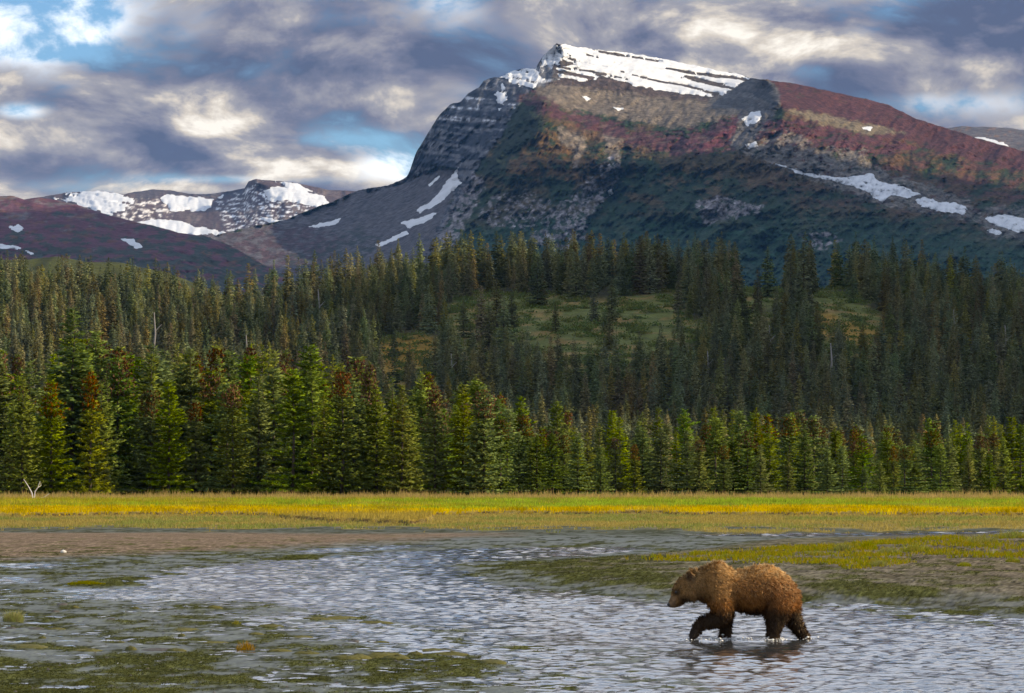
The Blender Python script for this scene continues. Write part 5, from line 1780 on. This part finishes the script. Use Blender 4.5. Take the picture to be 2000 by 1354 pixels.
    mx2 = t.n('ShaderNodeMixShader')
    mx2.inputs[0].default_value = 0.03
    t.link(mx.outputs[0], mx2.inputs[1])
    t.link(gl.outputs[0], mx2.inputs[2])
    finish(t, mx2.outputs[0])
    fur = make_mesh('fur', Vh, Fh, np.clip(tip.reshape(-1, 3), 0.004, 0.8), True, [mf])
    hn = Nn + 0.28 * g.normal(0, 1, Nn.shape)
    hn /= np.linalg.norm(hn, axis=1, keepdims=True)
    fur.normals_split_custom_set_from_vertices(np.repeat(hn, 5, 0).astype(np.float32))
    link('fur', fur, bear, kind='stuff')
    # nose, eyes, claws
    md = mat_plain('wet_black_skin', (0.018, 0.015, 0.014), 0.3, 0.6, 0.2, 60, 0.3)
    mc = mat_plain('claw_horn', (0.06, 0.05, 0.04), 0.4, 0.5, 0.0, 60, 0.3)

    def blob(nm, X, Y, yo, rx, ry, rz, mat):
        x, z = bxz(X, Y)
        V, F = [], []
        nu, nv = 12, 8
        for j in range(nv + 1):
            th = math.pi * j / nv
            for i_ in range(nu):
                ph = 2 * math.pi * i_ / nu
                V.append((x + rx * math.sin(th) * math.cos(ph) * (1 + 0.12 * math.cos(2 * ph)), yo + ry * math.sin(th) * math.sin(ph), z + rz * math.cos(th)))
        for j in range(nv):
            for i_ in range(nu):
                F.append((j * nu + i_, j * nu + (i_ + 1) % nu, (j + 1) * nu + (i_ + 1) % nu, (j + 1) * nu + i_))
        link(nm, make_mesh(nm, np.array(V), np.array(F), None, True, [mat]), bear)
    blob('nose', 429, 524, 0, 0.030, 0.042, 0.032, md)
    blob('eye', 484, 426, -0.100, 0.021, 0.018, 0.019, md)
    blob('eye', 484, 428, 0.098, 0.016, 0.014, 0.016, md)
    for k in range(5):
        yo = -0.19 + (k - 2) * 0.030
        pa = [(*bxz(594, 788),), (*bxz(584, 800),), (*bxz(581, 812),)]
        V, F = tube([(q[0], yo, q[1]) for q in pa], [0.010, 0.007, 0.002], 6)
        link('claw', make_mesh('claw', V, F, None, True, [mc]), bear)


build_bear()

# splash and foam where the legs break the water
fg = np.random.default_rng(88)
cen = []
for X, yo, s, n in ((600, -0.19, 0.08, 50), (868, 0.17, 0.12, 120), (720, -0.1, 0.16, 90), (960, 0.0, 0.12, 50), (1225, -0.18, 0.10, 70), (1280, -0.18, 0.06, 30), (1495, 0.17, 0.07, 40)):
    x, _ = bxz(X, 800)
    q = np.stack([fg.normal(x, s, n), fg.normal(yo, s * 1.0, n), np.abs(fg.normal(0.012, 0.016, n))], -1)
    cen.append(q)
cen = np.concatenate(cen)
ico = np.array([(0, 0, 1), (0.9, 0, 0), (0, 0.9, 0), (-0.9, 0, 0), (0, -0.9, 0), (0, 0, -0.7)])
icf = np.array([(0, 1, 2), (0, 2, 3), (0, 3, 4), (0, 4, 1), (5, 2, 1), (5, 3, 2), (5, 4, 3), (5, 1, 4)])
rad = 0.006 + 0.016 * fg.random(len(cen)) ** 2
V = (cen[:, None] + ico[None] * rad[:, None, None] * np.array([1.5, 1.2, 0.7])).reshape(-1, 3)
F = (icf[None] + (np.arange(len(cen)) * 6)[:, None, None]).reshape(-1, 3)
M_FOAM = mat_plain('foam', (0.78, 0.78, 0.76), 0.4, 0.4, 0.0, 40, 0.08)
so = link('water_splash', make_mesh('water_splash', V, F, None, True, [M_FOAM]), kind='stuff', label='white foam and droplets around the wading legs')
so.location = (BEAR_X, BEAR_Y, 0)

# ------------------------------------------------------------------ unseen clouds added sunward to shade hill and lower mountain, above the haze
def shade_cloud(cx, cy, cz, ax, ay, az_, seed, label):
    nu, nv = 96, 48
    th = np.linspace(0, np.pi, nv)
    ph = np.linspace(0, 2 * np.pi, nu, endpoint=False)
    T, Pp = np.meshgrid(th, ph, indexing='ij')
    d = np.stack([np.sin(T) * np.cos(Pp), np.sin(T) * np.sin(Pp), np.cos(T)], -1).reshape(-1, 3)
    q = fbm(d[:, 0] * 2.2 + d[:, 2], d[:, 1] * 2.2 - d[:, 2], 5, 0.55, seed)
    r = 1 + 0.32 * q
    V = d * r[:, None] * np.array([ax, ay, az_])
    V[:, 2] = np.where(V[:, 2] < 0, V[:, 2] * 0.35, V[:, 2])
    F = []
    i = np.arange(nv - 1)[:, None] * nu + np.arange(nu)[None]
    j = np.arange(nv - 1)[:, None] * nu + (np.arange(nu)[None] + 1) % nu
    F = np.stack([i, j, j + nu, i + nu], -1).reshape(-1, 4)
    o = link('cloud', make_mesh('cloud', V, F, None, True, [M_CLOUD]), kind='structure', label=label)
    o.location = (cx, cy, cz)


M_CLOUD = mat_plain('cloud_vapour', (0.85, 0.86, 0.88), 1.0, 0.0, 0.0, 0.002, 0.05)


def over(xp, yp, zc):  # point up the sun line from the spot to be shaded
    k = zc / SUN_DIR[2]
    return xp + SUN_DIR[0] * k, yp + SUN_DIR[1] * k, zc


shade_cloud(*over(185, 790, 1100), 225, 235, 90, 601, 'small unseen cloud added sunward to shade the forested hill')
shade_cloud(*over(-80, 4250, 2300), 960, 700, 260, 611, 'long unseen cloud added sunward to shade the lower mountain')

# ------------------------------------------------------------------ haze
hz = np.array([(sx, sy, sz) for sz in (-1.5, 680.0) for sy in (-400.0, 12600.0) for sx in (-17000.0, 17000.0)])
hf = np.array([(0, 2, 3, 1), (4, 5, 7, 6), (0, 1, 5, 4), (2, 6, 7, 3), (0, 4, 6, 2), (1, 3, 7, 5)])
mh, t = new_mat('haze_air')
pv = t.n('ShaderNodeVolumePrincipled')
pv.inputs['Color'].default_value = (0.18, 0.46, 1.0, 1)
pv.inputs['Density'].default_value = 1.3e-5
pv.inputs['Anisotropy'].default_value = 0.0
out = t.n('ShaderNodeOutputMaterial')
t.link(pv.outputs[0], out.inputs['Volume'])
link('haze', make_mesh('haze', hz, hf, None, False, [mh]), kind='stuff', label='thin blue haze over the whole valley')
